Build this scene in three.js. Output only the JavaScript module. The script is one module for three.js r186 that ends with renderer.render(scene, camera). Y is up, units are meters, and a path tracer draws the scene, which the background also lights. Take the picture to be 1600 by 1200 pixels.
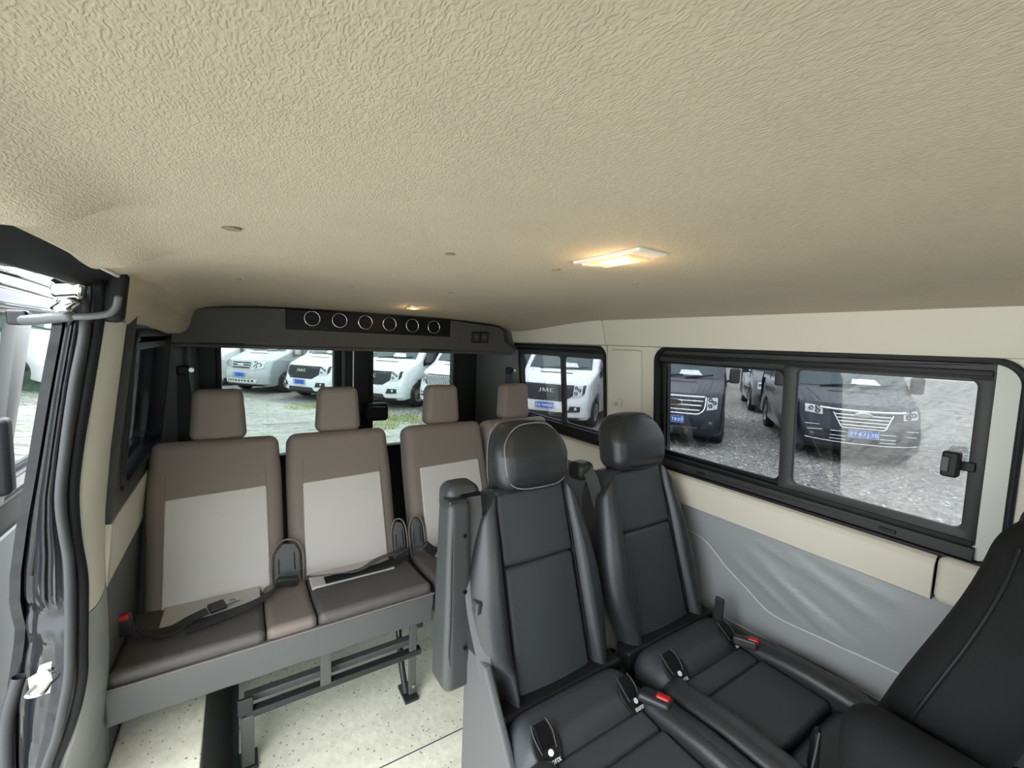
import * as THREE from 'three';
import { mergeGeometries, mergeVertices, toCreasedNormals } from 'three/addons/utils/BufferGeometryUtils.js';
import { TextGeometry } from 'three/addons/geometries/TextGeometry.js';
import { FontLoader } from 'three/addons/loaders/FontLoader.js';
import { RectAreaLightUniformsLib } from 'three/addons/lights/RectAreaLightUniformsLib.js';

// ---------------------------------------------------------------- camera, sky, exposure
const scene = new THREE.Scene();
const camera = new THREE.PerspectiveCamera(84.51, 4 / 3, 0.02, 300);
camera.matrixAutoUpdate = true;
camera.position.set(0, 1.3, 0);
{
  const m = new THREE.Matrix4().makeBasis(new THREE.Vector3(0.84170723, 0.04101928, 0.5383738), new THREE.Vector3(0.01634383, 0.99471749, -0.10134095), new THREE.Vector3(-0.53968677, 0.0940985, 0.8365905));
  camera.quaternion.setFromRotationMatrix(m);
}
const renderer = new THREE.WebGLRenderer({ antialias: true });
renderer.toneMapping = THREE.LinearToneMapping;
renderer.toneMappingExposure = 1.0;
renderer.shadowMap.enabled = true;
RectAreaLightUniformsLib.init();
const SKY = 9.6;                                   // overcast daylight
{
  const w = 64, h = 32, d = new Float32Array(w * h * 4);
  for (let j = 0; j < h; j++) for (let i = 0; i < w; i++) {
    const el = ((j + 0.5) / h - 0.5) * Math.PI, l = (1 + 2 * Math.max(0, Math.sin(el))) / 3 * 1.5, k = (j * w + i) * 4;
    d[k] = 0.94 * l; d[k + 1] = 0.985 * l; d[k + 2] = 1.05 * l; d[k + 3] = 1;
  }
  const t = new THREE.DataTexture(d, w, h, THREE.RGBAFormat, THREE.FloatType);
  t.mapping = THREE.EquirectangularReflectionMapping; t.magFilter = t.minFilter = THREE.LinearFilter; t.needsUpdate = true;
  scene.background = t; scene.environment = t;
  scene.backgroundIntensity = SKY; scene.environmentIntensity = SKY;
}

// ---------------------------------------------------------------- helpers
let seed = 12345;
const rnd = () => (seed = (seed * 1664525 + 1013904223) >>> 0) / 4294967296;
const rr = (a, b) => a + (b - a) * rnd();
const V = (x, y, z) => new THREE.Vector3(x, y, z);
const lerp = (a, b, t) => a + (b - a) * t;
const clamp = (x, a = 0, b = 1) => Math.min(b, Math.max(a, x));
const sstep = (a, b, x) => { const t = clamp((x - a) / (b - a)); return t * t * (3 - 2 * t); };
const CX = 0.58, GY = -0.6;                       // centre line of the cabin, level of the ground outside
const names = {};
function numbered(n) { const k = names[n] = (names[n] ?? -1) + 1; return k ? n + '_' + String(k).padStart(3, '0') : n; }
function shadows(o) { o.castShadow = true; o.receiveShadow = true; return o; }
function mesh(name, geo, mat, parent) { const m = shadows(new THREE.Mesh(geo, mat)); m.name = name; parent.add(m); return m; }
function thing(name, label, category, pos = [0, 0, 0], group, turn = 0) {
  const g = new THREE.Group(); g.name = numbered(name); g.position.set(...pos); g.rotation.y = turn;
  g.userData = { label, category }; if (group) g.userData.group = group; scene.add(g); return g;
}
function single(name, label, category, geo, mat, group) {
  const m = mesh(numbered(name), geo, mat, scene); m.userData = { label, category }; if (group) m.userData.group = group; return m;
}
function structure(name, label, category, geo, mat) {
  const o = geo ? shadows(new THREE.Mesh(geo, mat)) : new THREE.Group(); o.name = name;
  o.userData = { label, category, kind: 'structure' }; scene.add(o); return o;
}
function holder(name, parent, pos = [0, 0, 0], rx = 0) { const g = new THREE.Group(); g.name = name; g.position.set(...pos); g.rotation.x = rx; parent.add(g); return g; }
// smooth normals over vertices that share a place, up to a crease angle
function smooth(geo, crease = 0.9) { const g = toCreasedNormals(geo.index ? geo : mergeVertices(geo), crease); return g; }
function hashNormals(geo) {
  const p = geo.attributes.position, idx = geo.index, acc = new Map(), key = i => Math.round(p.getX(i) * 2e4) + ',' + Math.round(p.getY(i) * 2e4) + ',' + Math.round(p.getZ(i) * 2e4);
  const a = V(), b = V(), c = V(), keys = []; for (let i = 0; i < p.count; i++) keys.push(key(i));
  for (let t = 0; t < idx.count; t += 3) {
    const i = idx.getX(t), j = idx.getX(t + 1), k = idx.getX(t + 2);
    a.fromBufferAttribute(p, i); b.fromBufferAttribute(p, j).sub(a); c.fromBufferAttribute(p, k).sub(a); b.cross(c);
    for (const q of [i, j, k]) { const s = keys[q]; let n = acc.get(s); if (!n) acc.set(s, n = V(0, 0, 0)); n.add(b); }
  }
  const n = new Float32Array(p.count * 3);
  for (let i = 0; i < p.count; i++) { const v = acc.get(keys[i]).clone().normalize(); n.set([v.x, v.y, v.z], i * 3); }
  geo.setAttribute('normal', new THREE.BufferAttribute(n, 3)); return geo;
}
// a box with rounded edges, enough segments to be warped; uv in metres
function softBox(w, h, d, r, o = {}) {
  const n = o.n || [1, 1, 1], k = o.k ?? 3, H = [w / 2, h / 2, d / 2]; r = Math.min(r, ...H.map(v => v * 0.98));
  const nodes = H.map((hh, a) => { const i = hh - r, s = []; for (let q = k; q > 0; q--) s.push(-i - r * Math.tan(Math.PI / 4 * q / k)); for (let q = 0; q <= n[a]; q++) s.push(-i + 2 * i * q / n[a]); for (let q = 1; q <= k; q++) s.push(i + r * Math.tan(Math.PI / 4 * q / k)); return s; });
  const N = nodes.map(s => s.length - 1), g = new THREE.BoxGeometry(2, 2, 2, ...N), p = g.attributes.position, nn = g.attributes.normal, uv = g.attributes.uv;
  for (let i = 0; i < p.count; i++) {
    const q = [p.getX(i), p.getY(i), p.getZ(i)].map((v, a) => nodes[a][Math.round((v + 1) / 2 * N[a])]);
    const c = q.map((v, a) => clamp(v, -(H[a] - r), H[a] - r)), e = q.map((v, a) => v - c[a]), L = Math.hypot(...e) || 1;
    let f = c.map((v, a) => v + e[a] / L * r);
    const ax = Math.abs(nn.getX(i)), ay = Math.abs(nn.getY(i));
    uv.setXY(i, ax > 0.5 ? f[2] : f[0], ay > 0.5 ? f[2] : f[1]);
    if (o.warp) f = o.warp(f[0], f[1], f[2]);
    p.setXYZ(i, f[0] + (o.at?.[0] || 0), f[1] + (o.at?.[1] || 0), f[2] + (o.at?.[2] || 0));
  }
  return hashNormals(g);
}
// closed slab: fn(u, v, w) gives the point, w = 0 the front face, w = 1 the back; uv(u, v) optional
function gridSlab(fn, nu, nv, uvf) {
  const pos = [], uv = [], idx = [], id = (i, j, w) => w * (nu + 1) * (nv + 1) + j * (nu + 1) + i;
  for (let w = 0; w < 2; w++) for (let j = 0; j <= nv; j++) for (let i = 0; i <= nu; i++) { pos.push(...fn(i / nu, j / nv, w)); uv.push(...(uvf ? uvf(i / nu, j / nv) : [i / nu, j / nv])); }
  const quad = (a, b, c, d) => idx.push(a, b, c, a, c, d);
  for (let j = 0; j < nv; j++) for (let i = 0; i < nu; i++) { quad(id(i, j, 0), id(i + 1, j, 0), id(i + 1, j + 1, 0), id(i, j + 1, 0)); quad(id(i, j, 1), id(i, j + 1, 1), id(i + 1, j + 1, 1), id(i + 1, j, 1)); }
  for (let i = 0; i < nu; i++) { quad(id(i, 0, 0), id(i, 0, 1), id(i + 1, 0, 1), id(i + 1, 0, 0)); quad(id(i, nv, 0), id(i + 1, nv, 0), id(i + 1, nv, 1), id(i, nv, 1)); }
  for (let j = 0; j < nv; j++) { quad(id(0, j, 0), id(0, j + 1, 0), id(0, j + 1, 1), id(0, j, 1)); quad(id(nu, j, 0), id(nu, j, 1), id(nu, j + 1, 1), id(nu, j + 1, 0)); }
  const g = new THREE.BufferGeometry();
  g.setAttribute('position', new THREE.Float32BufferAttribute(pos, 3)); g.setAttribute('uv', new THREE.Float32BufferAttribute(uv, 2)); g.setIndex(idx);
  return toCreasedNormals(g, 0.7);
}
function tube(pts, r, o = {}) {
  const c = new THREE.CatmullRomCurve3(pts.map(p => V(...p)), !!o.closed, 'centripetal');
  return new THREE.TubeGeometry(c, o.seg ?? pts.length * 6, r, o.rad ?? 8, !!o.closed);
}
function capTube(pts, r, o) { const g = [tube(pts, r, o).toNonIndexed()]; for (const p of [pts[0], pts.at(-1)]) g.push(new THREE.SphereGeometry(r, 10, 8).translate(...p).toNonIndexed()); return mergeGeometries(g); }
// flat strap along points, width vector per end
function strap(pts, wv, th, seg = 24) {
  const c = new THREE.CatmullRomCurve3(pts.map(p => V(...p)), false, 'centripetal'), W = Array.isArray(wv[0]) ? wv.map(w => V(...w)) : [V(...wv), V(...wv)];
  return gridSlab((u, v, w) => {
    const p = c.getPoint(v), t = c.getTangent(v), wd = W[0].clone().lerp(W[1], v), n = t.clone().cross(wd).normalize();
    p.addScaledVector(wd, u - 0.5).addScaledVector(n, (0.5 - w) * th); return [p.x, p.y, p.z];
  }, 4, seg, (u, v) => [u * 0.05, v * 0.5]);
}
function move(g, x, y, z) { return g.translate(x, y, z); }
function cyl(r, h, seg = 20) { return new THREE.CylinderGeometry(r, r, h, seg); }
function roundRect(x0, y0, x1, y1, r, S = THREE.Shape) {
  const s = new S(); s.moveTo(x0 + r, y0); s.lineTo(x1 - r, y0); s.absarc(x1 - r, y0 + r, r, -Math.PI / 2, 0); s.lineTo(x1, y1 - r); s.absarc(x1 - r, y1 - r, r, 0, Math.PI / 2);
  s.lineTo(x0 + r, y1); s.absarc(x0 + r, y1 - r, r, Math.PI / 2, Math.PI); s.lineTo(x0, y0 + r); s.absarc(x0 + r, y0 + r, r, Math.PI, Math.PI * 1.5); return s;
}
function poly(pts, S = THREE.Shape) { const s = new S(); pts.forEach((p, i) => i ? s.lineTo(...p) : s.moveTo(...p)); s.closePath(); return s; }
function extrude(shape, depth, bevel = 0, seg = 2) { return new THREE.ExtrudeGeometry(shape, { depth: depth - 2 * bevel, bevelEnabled: bevel > 0, bevelThickness: bevel, bevelSize: bevel, bevelOffset: -bevel, bevelSegments: seg, curveSegments: 10 }).translate(0, 0, bevel); }

// ---------------------------------------------------------------- procedural textures
const TN = 256, lattice = new Float32Array(TN * TN); for (let i = 0; i < TN * TN; i++) lattice[i] = rnd();
function vnoise(x, y, px, py) {                    // value noise that repeats after px, py cells
  const xi = Math.floor(x), yi = Math.floor(y), fx = x - xi, fy = y - yi, sx = fx * fx * (3 - 2 * fx), sy = fy * fy * (3 - 2 * fy), m = (a, n) => ((a % n) + n) % n;
  const L = (a, b) => lattice[(m(b, py) % TN) * TN + m(a, px) % TN];
  return lerp(lerp(L(xi, yi), L(xi + 1, yi), sx), lerp(L(xi, yi + 1), L(xi + 1, yi + 1), sx), sy);
}
function tex(size, fn, srgb, metres) {
  const d = new Uint8Array(size * size * 4);
  for (let j = 0; j < size; j++) for (let i = 0; i < size; i++) {
    const c = fn(i / size, j / size), k = (j * size + i) * 4;
    if (typeof c === 'number') d[k] = d[k + 1] = d[k + 2] = clamp(c) * 255; else { d[k] = clamp(c[0]) * 255; d[k + 1] = clamp(c[1]) * 255; d[k + 2] = clamp(c[2]) * 255; }
    d[k + 3] = 255;
  }
  const t = new THREE.DataTexture(d, size, size, THREE.RGBAFormat); t.wrapS = t.wrapT = THREE.RepeatWrapping; t.magFilter = THREE.LinearFilter; t.minFilter = THREE.LinearMipmapLinearFilter; t.generateMipmaps = true;
  if (srgb) t.colorSpace = THREE.SRGBColorSpace; t.repeat.set(1 / metres, 1 / metres); t.needsUpdate = true; return t;
}
const C = (r, g, b) => new THREE.Color().setRGB(r, g, b);
const M = {};
function mat(name, color, roughness, o = {}) { const m = new THREE.MeshPhysicalMaterial({ color, roughness, ...o }); m.name = name; return M[name] = m; }
const linerBump = tex(1024, (u, v) => {
  const wx = vnoise(u * 30, v * 30, 30, 30), wy = vnoise(u * 30 + 9, v * 30 + 5, 30, 30), a = vnoise(u * 128 + wx * 2.2, v * 52 + wy * 1.4, 128, 52), b = vnoise(u * 190 + 3, v * 110 + 7, 190, 110);
  return 0.12 + 0.6 * sstep(0.22, 0.78, a) + 0.28 * b;
}, false, 0.15);
const linerTone = tex(512, (u, v) => { const a = vnoise(u * 180, v * 80, 180, 80), b = vnoise(u * 5, v * 5, 5, 5), k = 0.93 + 0.1 * (a - 0.5) + 0.05 * (b - 0.5); return [k, k, k]; }, false, 0.34);
const leatherBump = tex(512, (u, v) => { const a = vnoise(u * 110, v * 110, 110, 110), b = vnoise(u * 210 + 4, v * 210, 210, 210); return 0.5 * sstep(0.2, 0.6, a) + 0.5 * b; }, false, 0.2);
const weaveBump = tex(256, (u, v) => { const s = Math.sin(u * Math.PI * 2 * 40 + (Math.floor(v * 40) % 2) * Math.PI), t = Math.sin(v * Math.PI * 2 * 40); return 0.5 + 0.25 * s + 0.25 * t; }, false, 0.16);
const perfBump = tex(256, (u, v) => { const x = u * 32, y = v * 32 + (Math.floor(u * 32) % 2) * 0.5, fx = x - Math.floor(x) - 0.5, fy = y - Math.floor(y) - 0.5; return Math.hypot(fx, fy) < 0.32 ? 0.1 : 0.9; }, false, 0.13);
const strapBump = tex(128, (u, v) => 0.5 + 0.5 * Math.sin(u * Math.PI * 2 * 14) * (0.6 + 0.4 * Math.sin(v * Math.PI * 2 * 30)), false, 0.05);
const plasticBump = tex(256, (u, v) => vnoise(u * 120, v * 120, 120, 120), false, 0.12);
const floorTone = (() => {
  const S = 1024, spots = []; for (let i = 0; i < 1500; i++) spots.push([rnd(), rnd(), rr(0.0009, 0.0042), rnd()]);
  const cell = 64, grid = Array.from({ length: cell * cell }, () => []);
  for (const s of spots) for (let dy = -1; dy <= 1; dy++) for (let dx = -1; dx <= 1; dx++) grid[((Math.floor(s[1] * cell) + dy + cell) % cell) * cell + (Math.floor(s[0] * cell) + dx + cell) % cell].push(s);
  return tex(S, (u, v) => {
    const b = vnoise(u * 7, v * 7, 7, 7) * 0.05 + vnoise(u * 60, v * 60, 60, 60) * 0.05 + vnoise(u * 3, v * 24, 3, 24) * 0.05; let c = [0.81 + b, 0.805 + b, 0.72 + b];
    for (const s of grid[Math.floor(v * cell) * cell + Math.floor(u * cell)]) { let dx = Math.abs(u - s[0]), dy = Math.abs(v - s[1]); dx = Math.min(dx, 1 - dx); dy = Math.min(dy, 1 - dy); if (Math.hypot(dx * (1 + s[3]), dy) < s[2]) c = s[3] < 0.45 ? [0.58, 0.58, 0.51] : s[3] < 0.55 ? [0.7, 0.68, 0.6] : [0.96, 0.96, 0.9]; }
    return c;
  }, true, 0.9);
})();
const floorBump = tex(512, (u, v) => vnoise(u * 60, v * 60, 60, 60) * 0.6 + vnoise(u * 150, v * 150, 150, 150) * 0.4, false, 0.9);
const gravelTone = tex(1024, (u, v) => { const a = vnoise(u * 200, v * 200, 200, 200), b = vnoise(u * 90 + 3, v * 90, 90, 90), c = vnoise(u * 9, v * 9, 9, 9), d = vnoise(u * 240, v * 240 + 9, 240, 240); let k = 0.37 + 0.22 * a + 0.14 * b + 0.12 * (c - 0.5); if (d > 0.86) k += 0.25; if (a < 0.2) k -= 0.12; return [k, k * 0.985, k * 0.95]; }, true, 5);
const gravelBump = tex(512, (u, v) => vnoise(u * 120, v * 120, 120, 120), false, 3);
const paveTone = tex(1024, (u, v) => { const a = vnoise(u * 8, v * 80, 8, 80), b = vnoise(u * 160, v * 160, 160, 160), c = vnoise(u * 5, v * 5, 5, 5), e = vnoise(u * 30, v * 150, 30, 150); const k = 0.7 + 0.1 * (a - 0.5) + 0.16 * (b - 0.5) + 0.1 * (c - 0.5) - (e > 0.8 ? 0.14 : 0); return [k, k, k * 0.96]; }, true, 7);

// ---------------------------------------------------------------- materials
mat('headliner', C(0.405, 0.352, 0.262), 0.95, { map: linerTone, bumpMap: linerBump, bumpScale: 0.00055 });
mat('beige_trim', C(0.58, 0.553, 0.465), 0.55, { bumpMap: plasticBump, bumpScale: 0.00008 });
mat('grey_trim', C(0.085, 0.088, 0.088), 0.6, { bumpMap: plasticBump, bumpScale: 0.0001 });
mat('taupe_trim', C(0.052, 0.049, 0.044), 0.6, { bumpMap: plasticBump, bumpScale: 0.0001 });
mat('grey_vinyl', C(0.275, 0.288, 0.288), 0.45, { bumpMap: leatherBump, bumpScale: 0.00012 });
mat('skirt_vinyl', C(0.084, 0.087, 0.088), 0.5, { bumpMap: leatherBump, bumpScale: 0.00015 });
mat('piping', C(0.55, 0.56, 0.55), 0.5);
mat('rubber', C(0.008, 0.0085, 0.01), 0.5, { specularIntensity: 0.45 });
mat('rubber_grey', C(0.022, 0.0235, 0.025), 0.5);
mat('sleeve', C(0.09, 0.094, 0.098), 0.4);
mat('door_post', C(0.15, 0.15, 0.142), 0.5);
mat('black_plastic', C(0.009, 0.0095, 0.01), 0.45, { specularIntensity: 0.45,  bumpMap: plasticBump, bumpScale: 0.00006 });
mat('dark_plastic', C(0.02, 0.0215, 0.022), 0.42, { bumpMap: plasticBump, bumpScale: 0.00012 });
mat('mid_plastic', C(0.04, 0.043, 0.044), 0.45, { bumpMap: plasticBump, bumpScale: 0.00008 });
mat('sash', C(0.032, 0.034, 0.034), 0.45, { specularIntensity: 0.6 });
mat('black_leather', C(0.022, 0.0245, 0.026), 0.36, { bumpMap: leatherBump, bumpScale: 0.00022 });
mat('black_leather_insert', C(0.034, 0.0385, 0.042), 0.5, { bumpMap: perfBump, bumpScale: 0.00018 });
mat('black_fabric', C(0.008, 0.0085, 0.009), 0.85, { specularIntensity: 0.4, bumpMap: weaveBump, bumpScale: 0.0002 });
mat('taupe_fabric', C(0.19, 0.158, 0.135), 0.72, { bumpMap: leatherBump, bumpScale: 0.00015 });
mat('taupe_mesh', C(0.095, 0.088, 0.084), 0.62, { bumpMap: perfBump, bumpScale: 0.00035 });
mat('light_fabric', C(0.52, 0.5, 0.47), 0.75, { bumpMap: weaveBump, bumpScale: 0.00012 });
mat('thread', C(0.22, 0.225, 0.225), 0.6);
mat('strap', C(0.017, 0.0175, 0.019), 0.55, { bumpMap: strapBump, bumpScale: 0.0003 });
mat('strap_grey', C(0.06, 0.06, 0.06), 0.55, { bumpMap: strapBump, bumpScale: 0.0003 });
mat('steel', C(0.55, 0.55, 0.55), 0.28, { metalness: 1 });
mat('chrome', C(0.82, 0.83, 0.84), 0.12, { metalness: 1 });
mat('zinc', C(0.36, 0.35, 0.31), 0.5, { metalness: 0.3 });
mat('frame_paint', C(0.02, 0.021, 0.022), 0.35);
mat('bracket_paint', C(0.075, 0.078, 0.073), 0.5);
mat('red_plastic', C(0.5, 0.018, 0.02), 0.35);
mat('white_print', C(0.75, 0.75, 0.75), 0.6);
mat('body_black', C(0.005, 0.006, 0.008), 0.4, { specularIntensity: 0.3, clearcoat: 0.55, clearcoatRoughness: 0.04 });
mat('pale_metal', C(0.55, 0.56, 0.53), 0.4);
mat('floor_vinyl', C(0.98, 0.98, 0.98), 0.5, { map: floorTone, bumpMap: floorBump, bumpScale: 0.0008 });
mat('ac_vent_black', C(0.004, 0.004, 0.005), 0.4, { specularIntensity: 0.35 });
const glass = (name, r, g, b) => mat(name, C(r, g, b), 0.0, { transmission: 1, thickness: 0, ior: 1.6 });
glass('glass_side', 0.355, 0.363, 0.367); glass('glass_rear', 0.405, 0.438, 0.428); glass('glass_dark', 0.2, 0.21, 0.22); glass('glass_green', 0.155, 0.22, 0.185); glass('glass_clear', 0.96, 0.985, 0.975);

// ================================================================ THE CABIN SHELL
const HW = [[-0.7, 0.9], [0, 0.885], [0.72, 0.868], [0.82, 0.855], [1.31, 0.806], [1.41, 0.78], [1.5, 0.75]];
function hw(y) { for (let i = 1; i < HW.length; i++) if (y <= HW[i][0]) return lerp(HW[i - 1][1], HW[i][1], (y - HW[i - 1][0]) / (HW[i][0] - HW[i - 1][0])); return 0.75; }
// shape drawn in (z, y), given thickness outwards from the wall's inner face; inset > 0 moves it out, < 0 into the cabin
function onWall(side, shape, inset, thick, bevel = 0) {
  let g = extrude(shape, thick, bevel); g = g.index ? g.toNonIndexed() : g;
  const p = g.attributes.position, uv = g.attributes.uv;
  for (let i = 0; i < p.count; i++) { const z = p.getX(i), y = p.getY(i), d = p.getZ(i); p.setXYZ(i, CX + side * (hw(y) + inset + d), y, z); uv.setXY(i, z, y); }
  if (side > 0) for (let i = 0; i < p.count; i += 3) for (const a of [p, uv]) for (let c = 0; c < a.itemSize; c++) { const k = (i + 1) * a.itemSize + c, l = (i + 2) * a.itemSize + c, t = a.array[k]; a.array[k] = a.array[l]; a.array[l] = t; }
  return toCreasedNormals(g, 0.6);
}
function wallRect(side, z0, z1, y0, y1, inset, thick, holes = [], bevel = 0, r = 0.001) {
  const s = roundRect(z0, y0, z1, y1, r); for (const h of holes) s.holes.push(roundRect(h[0], h[2], h[1], h[3], h[4] ?? 0.03, THREE.Path)); return onWall(side, s, inset, thick, bevel);
}
const ZR = -2.4, ZF = 1.75;                         // rear doors, windscreen

// floor
const floor = structure('floor', 'pale speckled vinyl van floor', 'floor', softBox(1.8, 0.06, 3.4, 0.002, { at: [CX, -0.03, -0.7] }), M.floor_vinyl);
const gap1 = mesh('floor_seam', softBox(1.3, 0.0016, 0.004, 0.0005, { k: 1, at: [0.75, 0.0004, -1.18] }), M.grey_trim, floor); gap1.rotation.y = -0.02;
structure('floor_front', 'dark rubber floor of the front cab', 'floor', softBox(1.8, 0.06, 0.8, 0.002, { at: [CX, -0.03, 1.4] }), M.rubber_grey);

// ceiling: a shallow arch with pressed swellings above the sliding door
function ceilY(x, z) {
  const u = (x - CX) / 0.79; let y = 1.463 - 0.012 * u * u - 0.04 * Math.pow(Math.abs(u), 7);
  const b = (x0, z0, sx, sz, h) => { const dz = z - z0, a = dz > 0 ? dz / sz : dz / (sz * 0.16); y -= h * Math.exp(-Math.pow((x - x0) / sx, 2)) * Math.exp(-a * a); };
  b(-0.155, -0.63, 0.045, 0.13, 0.02); b(-0.155, -1.0, 0.04, 0.12, 0.013); b(-0.15, -1.3, 0.04, 0.09, 0.009); y -= 0.012 * sstep(-0.1, -0.2, x);
  y -= 0.042 * sstep(-1.35, -2.12, z);
  return y;
}
const ceiling = structure('ceiling', 'beige textured fabric headliner', 'ceiling', gridSlab((u, v, w) => { const x = lerp(CX - 0.79, CX + 0.8, u), z = lerp(ZF, ZR, v); return [x, ceilY(x, z) + w * 0.03, z]; }, 130, 260, (u, v) => [u * 1.59, v * 4.15]), M.headliner);
for (const [x, z, s] of [[-0.008, -0.757, 1.2], [0.329, -0.74, 0.9], [0.573, -0.733, 0.9], [0.825, -0.734, 0.7], [0.597, -1.328, 0.7], [0.896, -1.404, 0.8], [-0.002, -1.435, 0.7], [0.3, -1.42, 0.6]])
  mesh('headliner_clip', cyl(0.0105 * s, 0.004, 20).translate(x, ceilY(x, z) - 0.0002, z), M.headliner, ceiling);

// right-hand wall -------------------------------------------------
const wallR = structure('wall_right', 'right-hand side wall of the van with beige and grey trim', 'wall');
// outer skin with window openings
const WIN1 = [-1.112, -0.155, 0.825, 1.312, 0.06], WIN2 = [-2.16, -1.382, 0.835, 1.306, 0.05], WIN3 = [0.38, 1.2, 0.86, 1.3, 0.06];
mesh('outer_skin', wallRect(1, ZR, ZF, 0.821, 1.42, 0.05, 0.02, [[-1.09, -0.17, 0.85, 1.29, 0.05], [-2.14, -1.4, 0.86, 1.28, 0.05], WIN3]), M.body_black, wallR);
mesh('lower_skin', wallRect(1, ZR, ZF, -0.35, 0.82, 0.05, 0.02), M.body_black, wallR);
mesh('window_surround_trim', wallRect(1, -1.372, 1.75, 0.821, 1.3105, 0, 0.02, [WIN1, WIN3]), M.beige_trim, wallR);
mesh('window_surround_trim', wallRect(1, ZR, -1.378, 0.821, 1.3105, 0, 0.02, [[-2.16, -1.384, 0.835, 1.306, 0.04]]), M.beige_trim, wallR);
mesh('cove_panel', wallRect(1, -1.372, 1.75, 1.312, 1.428, -0.012, 0.03, [], 0.006, 0.004), M.beige_trim, wallR);
mesh('cove_panel', wallRect(1, ZR, -1.377, 1.312, 1.428, -0.012, 0.03, [], 0.006, 0.004), M.beige_trim, wallR);
mesh('pillar_cover', wallRect(1, -1.345, -1.175, 0.835, 1.295, -0.012, 0.02, [], 0.008, 0.012), M.beige_trim, wallR);
// sill ledge with a rolled top edge
mesh('window_ledge', (() => {
  const prof = [[0.02, 0.835], [-0.004, 0.832], [-0.022, 0.822], [-0.03, 0.806], [-0.031, 0.785], [-0.029, 0.74], [-0.027, 0.722], [-0.016, 0.716], [0.02, 0.716]];
  const n = prof.length - 1;
  return gridSlab((u, v, w) => { const f = v * n, i = Math.min(n - 1, Math.floor(f)), a = prof[i], b = prof[i + 1], t = f - i; return [CX + hw(0.8) + lerp(a[0], b[0], t) + w * 0.01, lerp(a[1], b[1], t), lerp(ZR + 0.05, -0.262, u)]; }, 2, 32, (u, v) => [u * 2, v * 0.2]);
})(), M.beige_trim, wallR);
mesh('window_ledge', softBox(0.06, 0.117, 1.8, 0.02, { at: [CX + hw(0.8) - 0.002, 0.776, 0.641] }), M.beige_trim, wallR);
// grey padded lower panel with drawn creases
function creases(z, y) {
  let d = 0; const f = (z0, y0, z1, y1, w, h) => { const ex = z1 - z0, ey = y1 - y0, L = ex * ex + ey * ey, t = ((z - z0) * ex + (y - y0) * ey) / L, tt = clamp(t), dx = z - (z0 + ex * tt), dy = y - (y0 + ey * tt); d += h * Math.exp(-(dx * dx + dy * dy) / (w * w)) * Math.sin(Math.PI * clamp(t, 0.02, 0.98)); };
  f(-0.74, 0.66, -0.4, 0.47, 0.02, 0.007); f(-0.64, 0.7, -0.33, 0.58, 0.017, 0.006); f(-0.78, 0.6, -0.48, 0.45, 0.012, 0.004); f(-0.55, 0.71, -0.3, 0.66, 0.02, 0.005); f(-0.66, 0.62, -0.36, 0.5, 0.008, -0.003); f(-0.72, 0.69, -0.5, 0.63, 0.012, 0.004); f(-0.6, 0.55, -0.4, 0.46, 0.01, 0.0035); return d;
}
const pipeA = [[-1.3, 0.63], [-1.0, 0.615], [-0.9, 0.61], [-0.86, 0.597], [-0.79, 0.545], [-0.7, 0.495], [-0.645, 0.463], [-0.6, 0.455], [-0.5, 0.462], [-0.312, 0.477], [-0.1, 0.492], [0.1, 0.5]], pipeB = [[-1.3, 0.33], [-0.8, 0.352], [-0.336, 0.376], [-0.1, 0.386], [0.1, 0.39]];
function yAlong(p, z) { for (let i = 1; i < p.length; i++) if (z <= p[i][0]) return lerp(p[i - 1][1], p[i][1], (z - p[i - 1][0]) / (p[i][0] - p[i - 1][0])); return p.at(-1)[1]; }
const panelX = y => CX + hw(y) - 0.006;
mesh('padded_panel', gridSlab((u, v, w) => { const z = lerp(-1.35, 0.1, u), y = lerp(yAlong(pipeA, z), 0.718, v); return [panelX(y) - creases(z, y) * (1 - w) + w * 0.02 - (1 - w) * 0.006 * Math.sin(Math.PI * v), y, z]; }, 150, 60, (u, v) => [u * 1.45, v * 0.25]), M.grey_vinyl, wallR);
mesh('padded_panel', gridSlab((u, v, w) => { const z = lerp(-1.35, 0.1, u), y = lerp(yAlong(pipeB, z), yAlong(pipeA, z), v); return [panelX(y) + w * 0.02 - (1 - w) * 0.004 * Math.sin(Math.PI * v), y, z]; }, 60, 8, (u, v) => [u * 1.45, v * 0.15]), M.grey_vinyl, wallR);
mesh('padded_panel', gridSlab((u, v, w) => { const z = lerp(-1.35, 0.1, u), y = lerp(0.0, yAlong(pipeB, z), v); return [panelX(y) + w * 0.02, y, z]; }, 30, 4, (u, v) => [u * 1.45, v * 0.35]), M.grey_vinyl, wallR);
mesh('panel_piping', tube(pipeA.map(([z, y]) => [panelX(y) - 0.0005, y, z]), 0.0022, { seg: 90, rad: 6 }), M.piping, wallR);
mesh('panel_piping', tube(pipeB.map(([z, y]) => [panelX(y) - 0.0005, y, z]), 0.002, { seg: 60, rad: 6 }), M.piping, wallR);
mesh('lower_trim', wallRect(1, ZR, -1.352, 0, 0.72, 0, 0.02), M.grey_trim, wallR);
mesh('lower_trim', wallRect(1, 0.102, ZF, 0, 0.72, 0, 0.02), M.grey_trim, wallR);
// belt anchor on the pillar cover
const anchor = mesh('belt_anchor', softBox(0.02, 0.036, 0.026, 0.006, { at: [CX + hw(1.06) - 0.02, 1.062, -1.285] }), M.beige_trim, wallR);
mesh('bolt', (() => { const g = cyl(0.0085, 0.012, 12).rotateZ(Math.PI / 2); return move(g, CX + hw(1.06) - 0.032, 1.058, -1.292); })(), M.steel, anchor);

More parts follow.
